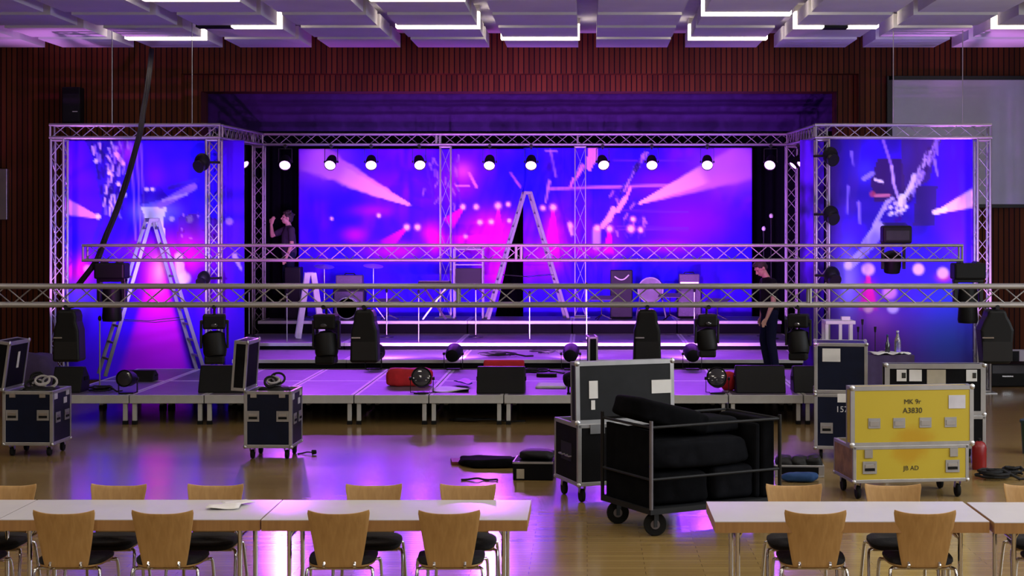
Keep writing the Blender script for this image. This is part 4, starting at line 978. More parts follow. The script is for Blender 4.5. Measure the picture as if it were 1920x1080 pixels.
# black equipment at the right under the wall
t = thing('amplifier_rack', 'low black equipment box on the floor under the slat wall at the right', 'box', (XP(1886, 26.6), 26.6, 0)); hz = ZP(680, 26.6)
MB().bx(-.34, .5, -.3, .3, 0, hz).build('cabinet', M['black'], t, bevel=.02); MB().bx(-.14, .04, -.32, -.3, hz*.45, hz*.5).build('handle', M['chrome'], t); MB().bx(-.3, .46, -.31, -.3, hz*.6, hz*.95).build('front_panel', M['glassd'], t)
t = thing('paper_sheet', 'white sheet leaning on the base panel at the right edge', 'paper', (XP(1917, 27.6), 27.6, 0)); MB().bx(-.05, .25, 0, .02, 0, ZP(657, 27.6)).build('sheet', M['paper'], t)
o = tag(MB().sack((0,0,.2), (.3, .25, .22), .6, .08, 3, 9).build('cloth_heap', M['purple'], smooth=True), 'dark violet cloth heap at the left end of the stage', 'cloth'); o.location = (XP(68, 22.6), 22.6, .02); o.scale = (1.1, 1, 1.95)
# ---------------------------------------------------------------- flight cases
def rim_bars(m, W, D, z0, z1, e=.035, y0=None, skip_top=False):
    hw, hd = W/2, D/2
    for x in (-hw, hw):
        for y in (-hd, hd): m.bx(x-(e if x > 0 else .004), x+(.004 if x > 0 else e), y-(e if y > 0 else .004), y+(.004 if y > 0 else e), z0, z1)
    for z, k in ((z0, 0), (z1, 1)):
        za, zb2 = (z-.004, z+e) if k == 0 else (z-e, z+.004)
        for y in (-hd, hd): m.bx(-hw, hw, y-(.03 if y > 0 else .004), y+(.004 if y > 0 else .03), za, zb2)
        for x in (-hw, hw): m.bx(x-(.03 if x > 0 else .004), x+(.004 if x > 0 else .03), -hd, hd, za, zb2)
    return m
def case_handle(t, x, z, y, w=.14, h=.12, side='front'):
    """sunk handle plate with a sprung grip; side says which face it sits on"""
    def put(mb):
        if side == 'front': return MB().add([(v[0]+x, v[1]+y, v[2]+z) for v in mb.v], mb.f)
        if side == 'right': return MB().add([(y-v[1], v[0]+x, v[2]+z) for v in mb.v], mb.f)
        return MB().add([(y+v[1], -v[0]+x, v[2]+z) for v in mb.v], mb.f)
    m = MB(); e = .018
    m.bx(-w/2, w/2, -.007, 0, h/2-e, h/2).bx(-w/2, w/2, -.007, 0, -h/2, -h/2+e).bx(-w/2, -w/2+e, -.007, 0, -h/2+e, h/2-e).bx(w/2-e, w/2, -.007, 0, -h/2+e, h/2-e).bx(-w/2+e, w/2-e, -.003, 0, -h/2+e, h/2-e)
    o = put(m).build('handle', M['edge'], t)
    put(MB().bx(-w*.34, w*.34, -.013, -.004, -h*.26, -h*.06)).build('grip', M['rubber'], o)
    put(MB().bx(-w*.34, w*.34, -.011, -.004, -h*.02, h*.24)).build('hinge_plate', M['alu'], o)
def caster(t, x, y, z, r=.05):
    m = MB().bx(x-.04, x+.04, y-.04, y+.04, z-.012, z)
    for s in (-1, 1): m.prism([(y-.03, z-.012), (y+.03, z-.012), (y+.035, z-2*r*.55), (y+.005, z-2*r*.62)], x+s*.026-.003, x+s*.026+.003, 'yz')
    o = m.build('caster', M['alu'], t)
    MB().lathe([(r*.5, -.018), (r*.92, -.018), (r, -.008), (r, .008), (r*.92, .018), (r*.5, .018)], (x, y+.015, r), (1,0,0), 20).build('wheel', M['rubber'], o, smooth=True)
def corner(t, x, y, z, r=.024):
    sx, sy, sz = math.copysign(1, x), math.copysign(1, y), 1
    MB().ell((x-sx*.008, y-sy*.008, z), (r, r, r), 10, 8).build('corner_cap', M['alu'], t, smooth=True)
def flight_case(name, label, loc, rz, W, D, H, m, zc=.13, open_=True, cat='flight case', wheels=True, side_m=None, r=.05, fh=(), rh=(), lh=(), e=.035):
    t = thing(name, label, cat, loc, rz); hw, hd = W/2, D/2; z0, z1 = (zc, zc+H); k = .015
    b = MB()
    if open_:
        b.bx(-hw, hw, -hd, -hd+k, z0, z1).bx(-hw, hw, hd-k, hd, z0, z1).bx(-hw, -hw+k, -hd+k, hd-k, z0, z1).bx(hw-k, hw, -hd+k, hd-k, z0, z1).bx(-hw+k, hw-k, -hd+k, hd-k, z0, z0+.03)
        b.bx(-hw+k, hw-k, -hd+k, hd-k, z0+.03, z1-.07)
    else: b.bx(-hw, hw, -hd, hd, z0, z1)
    b.build('body', M[m], t)
    if side_m: MB().bx(-hw-.003, -hw, -hd+.03, hd-.03, z0+.03, z1-.03).build('side_panel', M[side_m], t)
    rim_bars(MB(), W, D, z0, z1, e).build('edge_trim', M['edge'], t, bevel=.004)
    for x in (-hw, hw):
        for y in (-hd, hd):
            corner(t, x, y, z0+.01); 
            if not open_: corner(t, x, y, z1-.01)
            if wheels: caster(t, math.copysign(hw-.075, x), math.copysign(hd-.085, y), zc, r)
    for x, z in fh: case_handle(t, x, z, -hd-.004)
    for y, z in rh: case_handle(t, y, z, hw+.004, side='right')
    for y, z in lh: case_handle(t, y, z, -hw-.004, side='left')
    return t
def lid_plate(t, W, Hh, m, origin, tilt=0, axis='front', dp=.12, e=.035, name='lid', face_m=None):
    """open lid standing up: a shallow box W wide, Hh high, dp deep; axis 'front' faces the camera, 'side' faces sideways"""
    def tr(v):
        x, y, z = v
        c, s = math.cos(tilt), math.sin(tilt); y, z = y*c-z*s, y*s+z*c
        if axis == 'side': x, y = -y, x
        return (x+origin[0], y+origin[1], z+origin[2])
    pt = lambda mb: MB().add([tr(v) for v in mb.v], mb.f)
    o = pt(MB().bx(-W/2, W/2, 0, dp, 0, Hh)).build(name, M[m], t)
    f = MB()
    for y0, y1 in ((-.006, .02), (dp-.02, dp+.006)):
        f.bx(-W/2-.005, W/2+.005, y0, y1, -.005, e).bx(-W/2-.005, W/2+.005, y0, y1, Hh-e, Hh+.005).bx(-W/2-.005, -W/2+e, y0, y1, e, Hh-e).bx(W/2-e, W/2+.005, y0, y1, e, Hh-e)
    for x in (-W/2-.004, W/2-.036): f.bx(x, x+.04, .02, dp-.02, Hh-.03, Hh+.004).bx(x, x+.04, .02, dp-.02, -.004, .03)
    pt(f).build('lid_trim', M['edge'], o)
    for x in (-W/2+.01, W/2-.01):
        for z in (.01, Hh-.01): pt(MB().ell((x, .0, z), (.03, .016, .03), 10, 8)).build('lid_corner', M['alu'], o, smooth=True)
    return o, pt
def sticker(pt, par_, x, z, w, h, m='paper', y=-.004, name='sticker'):
    return pt(MB().bx(x-w/2, x+w/2, y-.003, y+.001, z-h/2, z+h/2)).build(name, M[m], par_)

# two navy lamp cases at the left
def lamp_case(label, px0, px1, pyb, rz, lidh, lid_tilt):
    d = CH*F/(pyb-CY); W = (px1-px0)*d/F; D = W*1.02; zc = .135
    Hc = ZP(734, d)-zc
    t = flight_case('flight_case', label, (XP((px0+px1)/2, d), d+D/2, 0), rz, W, D, Hc, 'navy', zc, True, fh=((-W*.31, zc+Hc*.56), (W*.31, zc+Hc*.56)), rh=((-D*.24, zc+Hc*.5), (D*.24, zc+Hc*.5)), r=.052)
    o, pt = lid_plate(t, D, lidh, 'blk', (-W/2+.005, 0, zc+Hc+.004), lid_tilt, 'side', .15)
    for z, y in ((Hc*.9, -.2), (Hc*.78, .1), (Hc*.92, .18)):
        MB().bx(W/2, W/2+.004, y-.05, y+.05, zc+z-.035, zc+z+.035).build('sticker', M['lav'], t)
    for s in (-1, 1): MB().bx(-.035+s*W*.3, .035+s*W*.3, -D/2-.012, -D/2-.003, zc+Hc-.07, zc+Hc-.02).build('latch', M['alu'], t)
    return t, o, pt, d, W, D, zc+Hc
t, o, pt, d, W, D, zt = lamp_case('open navy flight case at the left edge of the hall, label inside its lid', 6, 101, 857, R(-2), .56, R(8))
sticker(pt, o, .02, .34, .06, .19, 'paper')
c1 = (t.location.copy(), zt, W, D)
t, o, pt, d, W, D, zt = lamp_case('open navy flight case standing alone on the floor before the stage', 459, 549, 862, R(-2), .56, R(4))
c2 = (t.location.copy(), zt, W, D)
def cable_heap(label, c, seed, m='cablew', n=4, dx=0, s=1.0):
    random.seed(seed); loc, zt, W, D = c
    t = thing('cable_heap', label, 'cable', (loc.x+dx, loc.y-.02, zt-.065), 0)
    MB().sack((0,0,.05), (W*.30*s, D*.3, .055), .6, .1, 7, seed).build('black_bundle', M['cable'], t, smooth=True)
    for k in range(n):
        pts = []; cx, cy = random.uniform(-.08, .1), random.uniform(-.12, .08); r = random.uniform(.06, .09); ph = random.random()*6; tilt = random.uniform(.5, 1.2)
        for i in range(26):
            a = ph+i*.38; pts.append((cx+r*math.cos(a), cy+r*.6*math.sin(a)*math.cos(tilt), .11+r*.9*math.sin(a)*math.sin(tilt)+.03*k*.5+i*.0006))
        MB().tube(pts, .013, 7).build('loop', M[m if k % 2 == 0 else 'cable'], t, smooth=True)
cable_heap('heap of grey and black cable loops in the open case at the left edge', c1, 3, n=6, dx=.06)
cable_heap('heap of grey and black cable loops in the open case standing alone', c2, 8, n=6, dx=.03)

# black double case in the middle
rz = R(21); W, D, zc = 1.02, .66, .17; Hc = ZP(797, 15.3)-zc
ca, sa = math.cos(rz), math.sin(rz)
fl_ = Vector((XP(1084, 15.3), 15.3)); cen = fl_+Vector((ca, sa))*(W/2)+Vector((-sa, ca))*(D/2)
t = flight_case('flight_case', 'open black flight case with its big lid raised, beside the loaded cart', (cen.x, cen.y, 0), rz, W, D, Hc, 'blk', zc, True, lh=(), r=.065)
MB().bx(-W/2-.004, -W/2, -.16, .14, zc+Hc*.36, zc+Hc*.66).build('handle_recess', M['gray'], t)
for y in (-.1, .08): MB().tube([(-W/2-.004, y-.05, zc+Hc*.45), (-W/2-.03, y-.05, zc+Hc*.45), (-W/2-.03, y+.05, zc+Hc*.45), (-W/2-.004, y+.05, zc+Hc*.45)], .008).build('grip', M['alu'], t)
MB().bx(-W/2+.12, -W/2+.27, -D/2-.014, -D/2-.004, zc+Hc-.09, zc+Hc-.0).build('latch', M['alu'], t, label='pale blue metal latch')
lh = ZP(680, 15.4)-(zc+Hc)
o, pt = lid_plate(t, W, lh, 'gray', (0, -D/2+.04, zc+Hc+.004), R(-2), 'front', .14)
sticker(pt, o, -.5+.165, lh*.55, .09, .17, 'paper'); sticker(pt, o, -.5+.16, lh*.30, .04, .09, 'paper'); sticker(pt, o, .38, lh*.56, .21, .13, 'paper')

# tall pair of navy cases
d = CH*F/(862-CY); W = (1632-1534)*d/F; D = .55; x = XP(1583, d); zc = .12
Hl_ = ZP(739, d)-zc
t = flight_case('flight_case', 'lower of two stacked navy cases, numbered 157, beside the yellow case', (x, d+D/2, 0), R(-8), W, D, Hl_, 'navy', zc, False, fh=((-W*.27, zc+Hl_*.38),), r=.048)
sticker(lambda m: m, t, W*.02, zc+Hl_*.93, .10, .10, 'paper', y=-D/2-.002)
text('157', .095, (W*.02, -D/2-.003, zc+Hl_*.72), (PI/2, 0, 0), M['inkw'], t)
zu = zc+Hl_+.012
t = flight_case('flight_case', 'upper of two stacked navy cases, with a white label at its top left', (x, d+D/2, 0), R(-8), W, D, ZP(644, d)-zu, 'navy', zu, False, wheels=False)
sticker(lambda m: m, t, -W*.18, ZP(666, d), W*.34, .15, 'paper', y=-D/2-.002)

# black case behind the yellow one
d = 17.9; W = (1849-1662)*d/F; zc = .17; D = .6; zb1 = ZP(780, d)
t = flight_case('flight_case', 'open black flight case behind the yellow case, lid covered with labels', (XP(1755, d), d+D/2, 0), R(-1), W, D, zb1-zc, 'blk', zc, True, r=.065)
lh = ZP(684, d)-zb1
o, pt = lid_plate(t, W, lh, 'blk', (0, -D/2+.02, zb1+.004), R(0), 'front', .16, e=.05)
for px, w_, m_ in ((1692, .11, 'paper'), (1718, .14, 'paper'), (1757, .21, 'beige'), (1823, .12, 'paper')):
    hh = .20 if m_ == 'beige' else .13
    sticker(pt, o, XP(px, d)-XP(1755, d), lh-.06-hh/2, w_, hh, m_)
sticker(pt, o, XP(1696, d)-XP(1755, d), lh-.125, .045, .06, 'ink', y=-.008, name='print_mark'); sticker(pt, o, XP(1828, d)-XP(1755, d), lh-.125, .04, .06, 'ink', y=-.008, name='print_mark')

# yellow case
rz = R(7.5); d = 15.5; W, D, zc = 1.16, .66, .17
ca, sa = math.cos(rz), math.sin(rz); fl_ = Vector((XP(1600, d), d)); cen = fl_+Vector((ca, sa))*(W/2)+Vector((-sa, ca))*(D/2)
zj = ZP(838, d); Hc = zj-zc
M['yellow'] = stained('yellow_laminate', (.50, .385, .03), (.46, .25, .004), (-.02, zc+Hc*.86), (.22, .16))
M['yellowlid'] = stained('yellow_lid_laminate', (.50, .385, .03), (.46, .25, .004), (.03, zj+.07), (.26, .15))
t = flight_case('flight_case', 'yellow flight case on casters with its yellow lid raised, at the right', (cen.x, cen.y, 0), rz, W, D, Hc, 'yellow', zc, True, side_m='brown', fh=((-W*.36, zc+Hc*.42), (W*.36, zc+Hc*.42)), r=.065, e=.03)
for s in (-1, 1): MB().bx(s*W*.37-.04, s*W*.37+.04, -D/2-.014, -D/2-.003, zj-.11, zj-.03).build('latch', M['alu'], t)
text('JB AD', .062, (.0, -D/2-.003, zc+Hc*.38), (PI/2, 0, 0), M['ink'], t)
lh = ZP(727, d)-zj; Wl = 1.23
o, pt = lid_plate(t, Wl, lh, 'yellowlid', (.015, -D/2+.005, zj+.004), R(0), 'front', .15, e=.035)
for px in (-.385, -.135, .13, .385):
    q = pt(MB().bx(px-.06, px+.06, -.008, 0, lh*.30, lh*.47)).build('lid_handle', M['edge'], o)
    pt(MB().bx(px-.045, px+.045, -.014, -.006, lh*.34, lh*.42)).build('grip', M['alu'], o)
sticker(pt, o, .45, lh*.73, .17, .13, 'lav')
for body, sz, z in (('MK 9r', .066, lh*.74), ('A3830', .074, lh*.59)):
    p = pt(MB().bx(0, .001, 0, .001, z, z+.001)).v[0]; text(body, sz, (p[0]-.0, -D/2+.0, p[2]), (PI/2, 0, 0), M['ink'], o)

# ---------------------------------------------------------------- loaded cart
rz = R(29); ca, sa = math.cos(rz), math.sin(rz); W, D = 1.34, .84; d = 13.62
fl_ = Vector((XP(1221, d), d)); cen = fl_+Vector((ca, sa))*(W/2)+Vector((-sa, ca))*(D/2)
t = thing('cage_cart', 'black wheeled cart with rails, loaded with black cloth, behind the right tables', 'cart', (cen.x, cen.y, 0), rz)
hw, hd = W/2, D/2; zb0 = .215
MB().bx(-hw, hw, -hd, hd, zb0, zb0+.03).bx(-hw-.012, hw+.012, -hd-.012, -hd+.012, zb0-.012, zb0+.035).bx(-hw-.012, hw+.012, hd-.012, hd+.012, zb0-.012, zb0+.035).bx(-hw-.012, -hw+.012, -hd, hd, zb0-.012, zb0+.035).bx(hw-.012, hw+.012, -hd, hd, zb0-.012, zb0+.035).build('platform', M['gray'], t)
ht = {(-1,-1): 1.0, (1,-1): .98, (1,1): 1.0, (-1,1): 1.0}
for (sx, sy), h in ht.items(): MB().cyl((sx*hw, sy*hd, zb0+.03), (sx*hw, sy*hd, h), .017, n=10).build('post', M['alud'] if (sx, sy) == (-1, -1) else M['blackm'], t, smooth=True)
for z in (.50, .945):
    for sy in (-1, 1): MB().cyl((-hw, sy*hd, z), (hw, sy*hd, z), .012, n=8).build('rail', M['gray'], t, smooth=True)
    for sx in (-1, 1): MB().cyl((sx*hw, -hd, z), (sx*hw, hd, z), .012, n=8).build('rail', M['gray'], t, smooth=True)
for sx in (-1, 1):
    for sy in (-1, 1):
        x, y = sx*(hw-.1), sy*(hd-.1); r = .1
        m = MB().bx(x-.05, x+.05, y-.05, y+.05, zb0-.02, zb0)
        for s in (-1, 1): m.bx(x-.03, x+.03, y+s*.032-.003, y+s*.032+.003, .08, zb0-.02)
        o = m.build('caster', M['blackm'], t)
        MB().lathe([(.04, -.024), (r*.93, -.024), (r, -.012), (r, .012), (r*.93, .024), (.04, .024)], (x, y, r), (0.5, 1, 0), 24).build('wheel', M['rubber'], o, smooth=True)
        MB().lathe([(.012, -.03), (.04, -.03), (.04, .03), (.012, .03)], (x, y, r), (.5, 1, 0), 14).build('hub', M['alud'], o, smooth=True)
loc2 = lambda x, y: (cen.x+ca*x-sa*y, cen.y+sa*x+ca*y)
def cart_bag(name, label, x, y, z, r, e=.5, amp=.07, fq=3, seed=1, m='cloth', rot=0, tilt=None, cat='bag'):
    o = MB().sack((0,0,0), r, e, amp, fq, seed, 48, 30, rot=tilt, flat=tilt is None).build(name, M[m], smooth=True)
    p = loc2(x, y); o.location = (p[0], p[1], z); o.rotation_euler.z = rz+rot; return tag(o, label, cat)
zf_ = zb0+.033
cart_bag('cloth_bag', 'lowest black cloth bundle at the front left of the loaded cart', -.32, -.09, zf_+.14, (.31, .25, .14), .3, seed=11, amp=.035)
cart_bag('cloth_bag', 'lowest black cloth bundle at the front middle of the loaded cart', .24, -.09, zf_+.15, (.22, .25, .15), .3, seed=12, m='cloth2', amp=.035)
cart_bag('cloth_bag', 'large sagging black bag in the middle of the loaded cart', -.09, -.09, zf_+.43, (.52, .25, .125), .35, seed=13, m='cloth2', amp=.04, fq=4)
cart_bag('cloth_bag', 'black cloth bundle filling the back of the loaded cart', -.1, .28, zf_+.31, (.52, .09, .31), .35, seed=14, amp=.02)
cart_bag('cloth_bag', 'folded black bag resting on top at the left of the loaded cart', -.30, .02, zf_+.745, (.40, .27, .10), .35, seed=15, amp=.05, fq=4, tilt=Matrix.Rotation(R(15), 3, 'Y'))
cart_bag('cloth_bag', 'small black bag on the top right of the heap in the loaded cart', .17, .02, zf_+.64, (.24, .2, .07), .4, seed=16, m='cloth2', amp=.06, fq=4)
t2 = thing('padded_panel', 'upright black padded panel at the right end of the loaded cart', 'panel', (*loc2(hw-.09, -.02), zf_), rz)
MB().bx(-.07, .07, -.36, .34, 0, .70).build('panel', M['cloth'], t2, bevel=.03, seg=3); MB().bx(-.125, -.075, -.34, .3, .0, .66).build('backing', M['cloth2'], t2, bevel=.03)
o = MB().bx(-.012, .012, -hd+.03, hd-.03, 0, .66).build('drape', M['cloth']); p = loc2(-hw+.035, 0); o.location = (*p, zf_); o.rotation_euler.z = rz; tag(o, 'black cloth hanging along the left side of the loaded cart', 'cloth')

# ---------------------------------------------------------------- things on the floor
def fpt(px, py, z=0): d = (CH-z)*F/(py-CY); return (XP(px, d), d, z)
t = thing('low_case', 'low black case with metal trim lying on the floor left of the open black case', 'case', fpt(1000, 896), R(-3))
MB().bx(-.2, .22, -.18, .3, .0, .19).build('body', M['blk'], t, bevel=.01); MB().bx(-.203, .223, -.183, -.165, .175, .195).bx(-.203, -.19, -.183, .303, .175, .195).build('edge_trim', M['edge'], t)
MB().bx(-.16, -.08, -.185, -.18, .02, .12).build('sticker', M['beige'], t); MB().sack((.05, .08, .24), (.18, .16, .05), .6, .1, 6, 4).build('cable_filling', M['cable'], t, smooth=True)
o = MB().sack((0,0,.05), (.36, .2, .05), .5, .12, 5, 21).build('black_bag', M['cloth'], smooth=True); o.location = fpt(925, 874); tag(o, 'flat black bag lying on the floor left of the low black case', 'bag')
o = MB().bx(-.12, .12, -.15, .15, 0, .035).build('board', M['cabler'], bevel=.006); o.location = fpt(866, 868); o.rotation_euler.z = R(8); tag(o, 'small dark red board on the floor left of the flat black bag', 'board')
random.seed(5)
pts = [(.0, 0, .02)]+[(.10*math.sin(i*.7)+.06*i*.4, .08*math.cos(i*.9), .02+.01*(i % 3)) for i in range(1, 16)]
o = MB().tube(smooth_path([Vector(p) for p in pts], 4), .012).build('cable', M['cable'], smooth=True); o.location = fpt(888, 866); tag(o, 'black cable ends sticking out beside the dark red board', 'cable')
pts = [(-.17, .01, .012), (-.1, .03, .012), (0, .0, .03), (.06, .03, .012), (.13, -.0, .012), (.2, .02, .015), (.21, -.03, .015)]
o = MB().tube(smooth_path([Vector(p) for p in pts], 5), .011).build('cable', M['cable'], smooth=True); o.location = fpt(895, 902); tag(o, 'short black cable on the floor behind the wooden chairs left of the low black case', 'cable')
t = thing('plug', 'black plug on a short cable on the floor beside the lone navy case', 'plug', fpt(585, 853))
MB().cyl((0,0,.03), (.05, .0, .035), .03, .022, n=12).build('housing', M['rubber'], t, smooth=True); MB().tube(smooth_path([Vector(p) for p in ((0,0,.03), (-.06, .03, .03), (-.12, .05, .012), (-.17, .02, .01))], 5), .008).build('cord', M['cable'], t, smooth=True)
# open tool case and blue bag right of the cart
t = thing('tool_case', 'shallow open silver case on the floor filled with black cables, right of the cart', 'case', fpt(1497, 890), R(-4))
m = MB().bx(-.26, .26, -.2, .2, 0, .02)
m.bx(-.26, .26, -.2, -.185, .02, .13).bx(-.26, .26, .185, .2, .02, .13).bx(-.26, -.245, -.185, .185, .02, .13).bx(.245, .26, -.185, .185, .02, .13).build('tray', M['edge'], t, bevel=.004)
MB().bx(-.2, .2, -.205, -.2, .035, .11).build('front_panel', M['blk'], t)
for x, r, s in ((-.14, .1, 4), (.02, .12, 7), (.16, .09, 9)): MB().sack((x, 0, .12), (r, .15, .09), .7, .12, 7, s).build('cable_bundle', M['cable'], t, smooth=True)
o = MB().sack((0,0,.05), (.18, .09, .05), .7, .1, 6, 31).build('blue_bag', M['blue'], smooth=True); o.location = fpt(1500, 903); tag(o, 'blue cloth bag on the floor in front of the shallow silver case', 'bag')
t = thing('fire_extinguisher', 'red cylinder standing on the floor right of the yellow case', 'extinguisher', fpt(1836, 880))
MB().lathe([(.07, 0), (.078, .012), (.078, .25), (.06, .29), (.025, .31)], n=24).build('tank', M['redp'], t, smooth=True); MB().cyl((0,0,.31), (0,0,.34), .02, n=12).build('valve', M['blackm'], t)
coil('black cable coil on the floor right of the red cylinder', 1862, 898, 0, .17, 6, seed=11, th=.014, hgt=.08, name='cable_coil')
coil('smaller black cable coil at the right edge on the floor', 1895, 892, 0, .12, 5, seed=14, th=.013, hgt=.08)
coil('black cable lying under the middle of the stage edge', 880, 790, 0, .2, 2, seed=21, th=.012, hgt=.02, ell=2)
t = thing('waste_bin', 'dark green bin cut by the right edge of the picture', 'bin', fpt(1937, 850)); MB().lathe([(.12, 0), (.14, .36), (.15, .36), (.15, .38), (.13, .38)], n=24).build('body', M['green'], t, smooth=True); MB().lathe([(.152, .36), (.15, .39), (.06, .42)], n=24).build('bin_top', M['green'], t, smooth=True)

# ---------------------------------------------------------------- tables
def table(label, x0, x1, y0, dp=.755, rz=0):
    W = x1-x0; t = thing('folding_table', label, 'table', ((x0+x1)/2, y0+dp/2, 0), rz, group='white folding tables'); hw, hd = W/2, dp/2
    MB().bx(-hw, hw, -hd, hd, .737, .742).build('tabletop', M['white'], t)
    MB().bx(-hw, hw, -hd, -hd+.02, .668, .737).bx(-hw, hw, hd-.02, hd, .668, .737).bx(-hw, -hw+.02, -hd+.02, hd-.02, .668, .737).bx(hw-.02, hw, -hd+.02, hd-.02, .668, .737).bx(-hw+.02, hw-.02, -hd+.02, hd-.02, .70, .737).build('edge_band', M['beechedge'], t)
    for s in (-1, 1):
        x = s*(hw-.16)
        for k in (-1, 1):
            MB().cyl((x, k*(hd-.13), .02), (x, k*(hd-.13), .70), .016, n=14).build('leg', M['chrome'], t, smooth=True)
        MB().cyl((x, -hd+.06, .02), (x, hd-.06, .02), .016, n=12).build('foot_bar', M['chrome'], t, smooth=True)
        m = MB().cyl((x, -hd+.13, .6), (x, hd-.13, .6), .01, n=10)
        for k in (-1, 1): m.cyl((x, k*(hd-.13), .6), (x-s*.06, k*(hd-.13), .70), .008, n=8)
        m.build('leg_brace', M['chrome'], t, smooth=True)
    return t
TY = 10.49
table('white folding table with wooden edge, cut by the left edge of the picture', -5.66, -3.87, TY-.0)
table('white folding table with wooden edge, in the middle of the left row, papers on it', -3.86, -2.145, TY)
table('white folding table with wooden edge, right end of the left row', -2.135, -.393, TY-.01)
table('white folding table with wooden edge, left end of the right row beside the loaded cart', .832, 2.62, TY-.07)
table('white folding table with wooden edge, cut by the right edge of the picture', 2.645, 4.43, TY-.10)
for px, py, rz_, w, lb in ((420, 951, .1, .22, 'larger sheet of paper lying on the middle table of the left row'), (447, 944, -.5, .17, 'small folded paper at the back of the middle table of the left row')):
    z = .745; d = (CH-z)*F/(py-CY); b = MB(); vs = []; fs = []
    for j in range(7):
        for i in range(7): vs.append(((i/6-.5)*w, (j/6-.5)*w*.9, .004+.012*(1+math.sin(i*.9+j*.5+rz_*9))*.5))
    for j in range(6):
        for i in range(6): a = j*7+i; fs.append((a, a+1, a+8, a+7))
    o = b.add(vs, fs).build('paper', M['paper'], smooth=True); s = o.modifiers.new('thick', 'SOLIDIFY'); s.thickness = .003; o.location = (XP(px, d), d, z+.001); o.rotation_euler.z = rz_; tag(o, lb, 'paper')

# ---------------------------------------------------------------- chairs
def make_chair():
    t = thing('chair', 'x', 'chair', group='beech chairs')
    # back shell at local -Y (faces +Y); seat extends to +Y
    nx, nz = 18, 16; th = .011; vs = []; fs = []
    def prof(u, v):   # u -1..1, v 0..1 from bottom to top
        hw = .139+.067*v**.85; zt_ = .80+.022*u*u*abs(u)
        z = .437+(zt_-.437)*v; rc = 1
        if v > .92: rc = 1-.035*((v-.92)/.08)**2
        y = -.20-.075*v**1.3+.035*u*u*(.4+.6*v)
        return hw*u*rc, y, z
    for side in (0, 1):
        for j in range(nz+1):
            for i in range(nx+1):
                u = -1+2*i/nx; v = j/nz; x, y, z = prof(u, v); vs.append((x, y+(th if side else 0), z))
    W = nx+1; n = W*(nz+1)
    for j in range(nz):
        for i in range(nx):
            a = j*W+i; fs += [(a, a+1, a+W+1, a+W), (n+a, n+a+W, n+a+W+1, n+a+1)]
    rim = [i for i in range(W)]+[j*W+nx for j in range(1, nz+1)]+[nz*W+i for i in range(nx-1, -1, -1)]+[j*W for j in range(nz-1, 0, -1)]
    for k in range(len(rim)): a, b = rim[k], rim[(k+1) % len(rim)]; fs.append((a, n+a, n+b, b))
    MB().add(vs, fs).build('backrest', M['beech'], t, smooth=True, bevel=.003)
    # plywood seat shell
    poly = []
    for k in range(40):
        a = 2*PI*k/40; c, s = math.cos(a), math.sin(a); e = .55
        poly.append((math.copysign(abs(c)**e, c)*.215*(1+.08*s), .015+math.copysign(abs(s)**e, s)*.205))
    MB().prism(poly, .435, .447, 'xy').build('seat', M['beech'], t, bevel=.003)
    b = MB(); vs = []; fs = []
    for k, (sc_, z) in enumerate(((1.0, .448), (1.03, .458), (1.02, .476), (.94, .487), (.6, .491), (.05, .488))):
        vs += [(x*sc_, .015+(y-.015)*sc_, z-.018*max(0, (y-.12)/.1)) for x, y in poly]
    for k in range(5):
        for i in range(40): fs.append((k*40+i, k*40+(i+1) % 40, (k+1)*40+(i+1) % 40, (k+1)*40+i))
    fs += [tuple(range(39, -1, -1)), tuple(range(200, 240))]
    b.add(vs, fs).build('seat_cushion', M['seatc'], t, smooth=True)
    MB().tube(smooth_path([Vector(p) for p in ((-.1, -.19, .47), (-.1, -.2, .44), (-.1, -.12, .425), (-.1, .12, .425))], 5), .011, 8).tube(smooth_path([Vector(p) for p in ((.1, -.19, .47), (.1, -.2, .44), (.1, -.12, .425), (.1, .12, .425))], 5), .011, 8).cyl((-.2, .12, .42), (.2, .12, .42), .011, n=8).cyl((-.2, -.13, .42), (.2, -.13, .42), .011, n=8).build('frame', M['chrome'], t, smooth=True)
    for sx in (-1, 1):
        MB().tube(smooth_path([Vector(p) for p in ((sx*.17, .10, .425), (sx*.215, .13, .425), (sx*.235, .16, .40), (sx*.24, .20, .2), (sx*.245, .22, .0))], 6), .011, 10).build('leg', M['chrome'], t, smooth=True)
        MB().tube(smooth_path([Vector(p) for p in ((sx*.17, -.12, .425), (sx*.205, -.15, .42), (sx*.215, -.17, .39), (sx*.225, -.22, .2), (sx*.235, -.26, .0))], 6), .011, 10).build('leg', M['chrome'], t, smooth=True)
    return t
ch = make_chair(); used = False
def put(label, px, d, rz_=0, grp='chairs on the near side of the tables'):
    global used
    loc = (XP(px, d), d, 0)
    if not used:
        ch.location = loc; ch.rotation_euler.z = rz_; ch['label'] = label; ch['group'] = grp; used = True
    else: dup(ch, loc, rz_, label, grp)
ND = 10.64
for px, rz_, lb in ((141, 0, 'wooden chair seen from behind, first full one from the left edge'), (322, 0, 'wooden chair seen from behind, second from the left, below the papers'), (643, .03, 'wooden chair seen from behind, left one at the right table of the left row'), (846, .03, 'wooden chair seen from behind, last at the right end of the left row'), (1521, -.02, 'wooden chair seen from behind, left one at the table beside the cart'), (1722, -.02, 'wooden chair seen from behind, right one at the table beside the cart'), (-62, 0, 'wooden chair cut by the left edge, only its dark seat and chrome leg showing'), (1985, 0, 'wooden chair cut by the right edge, only a chrome leg showing')):
    put(lb, px, ND, rz_)
FD = 11.22
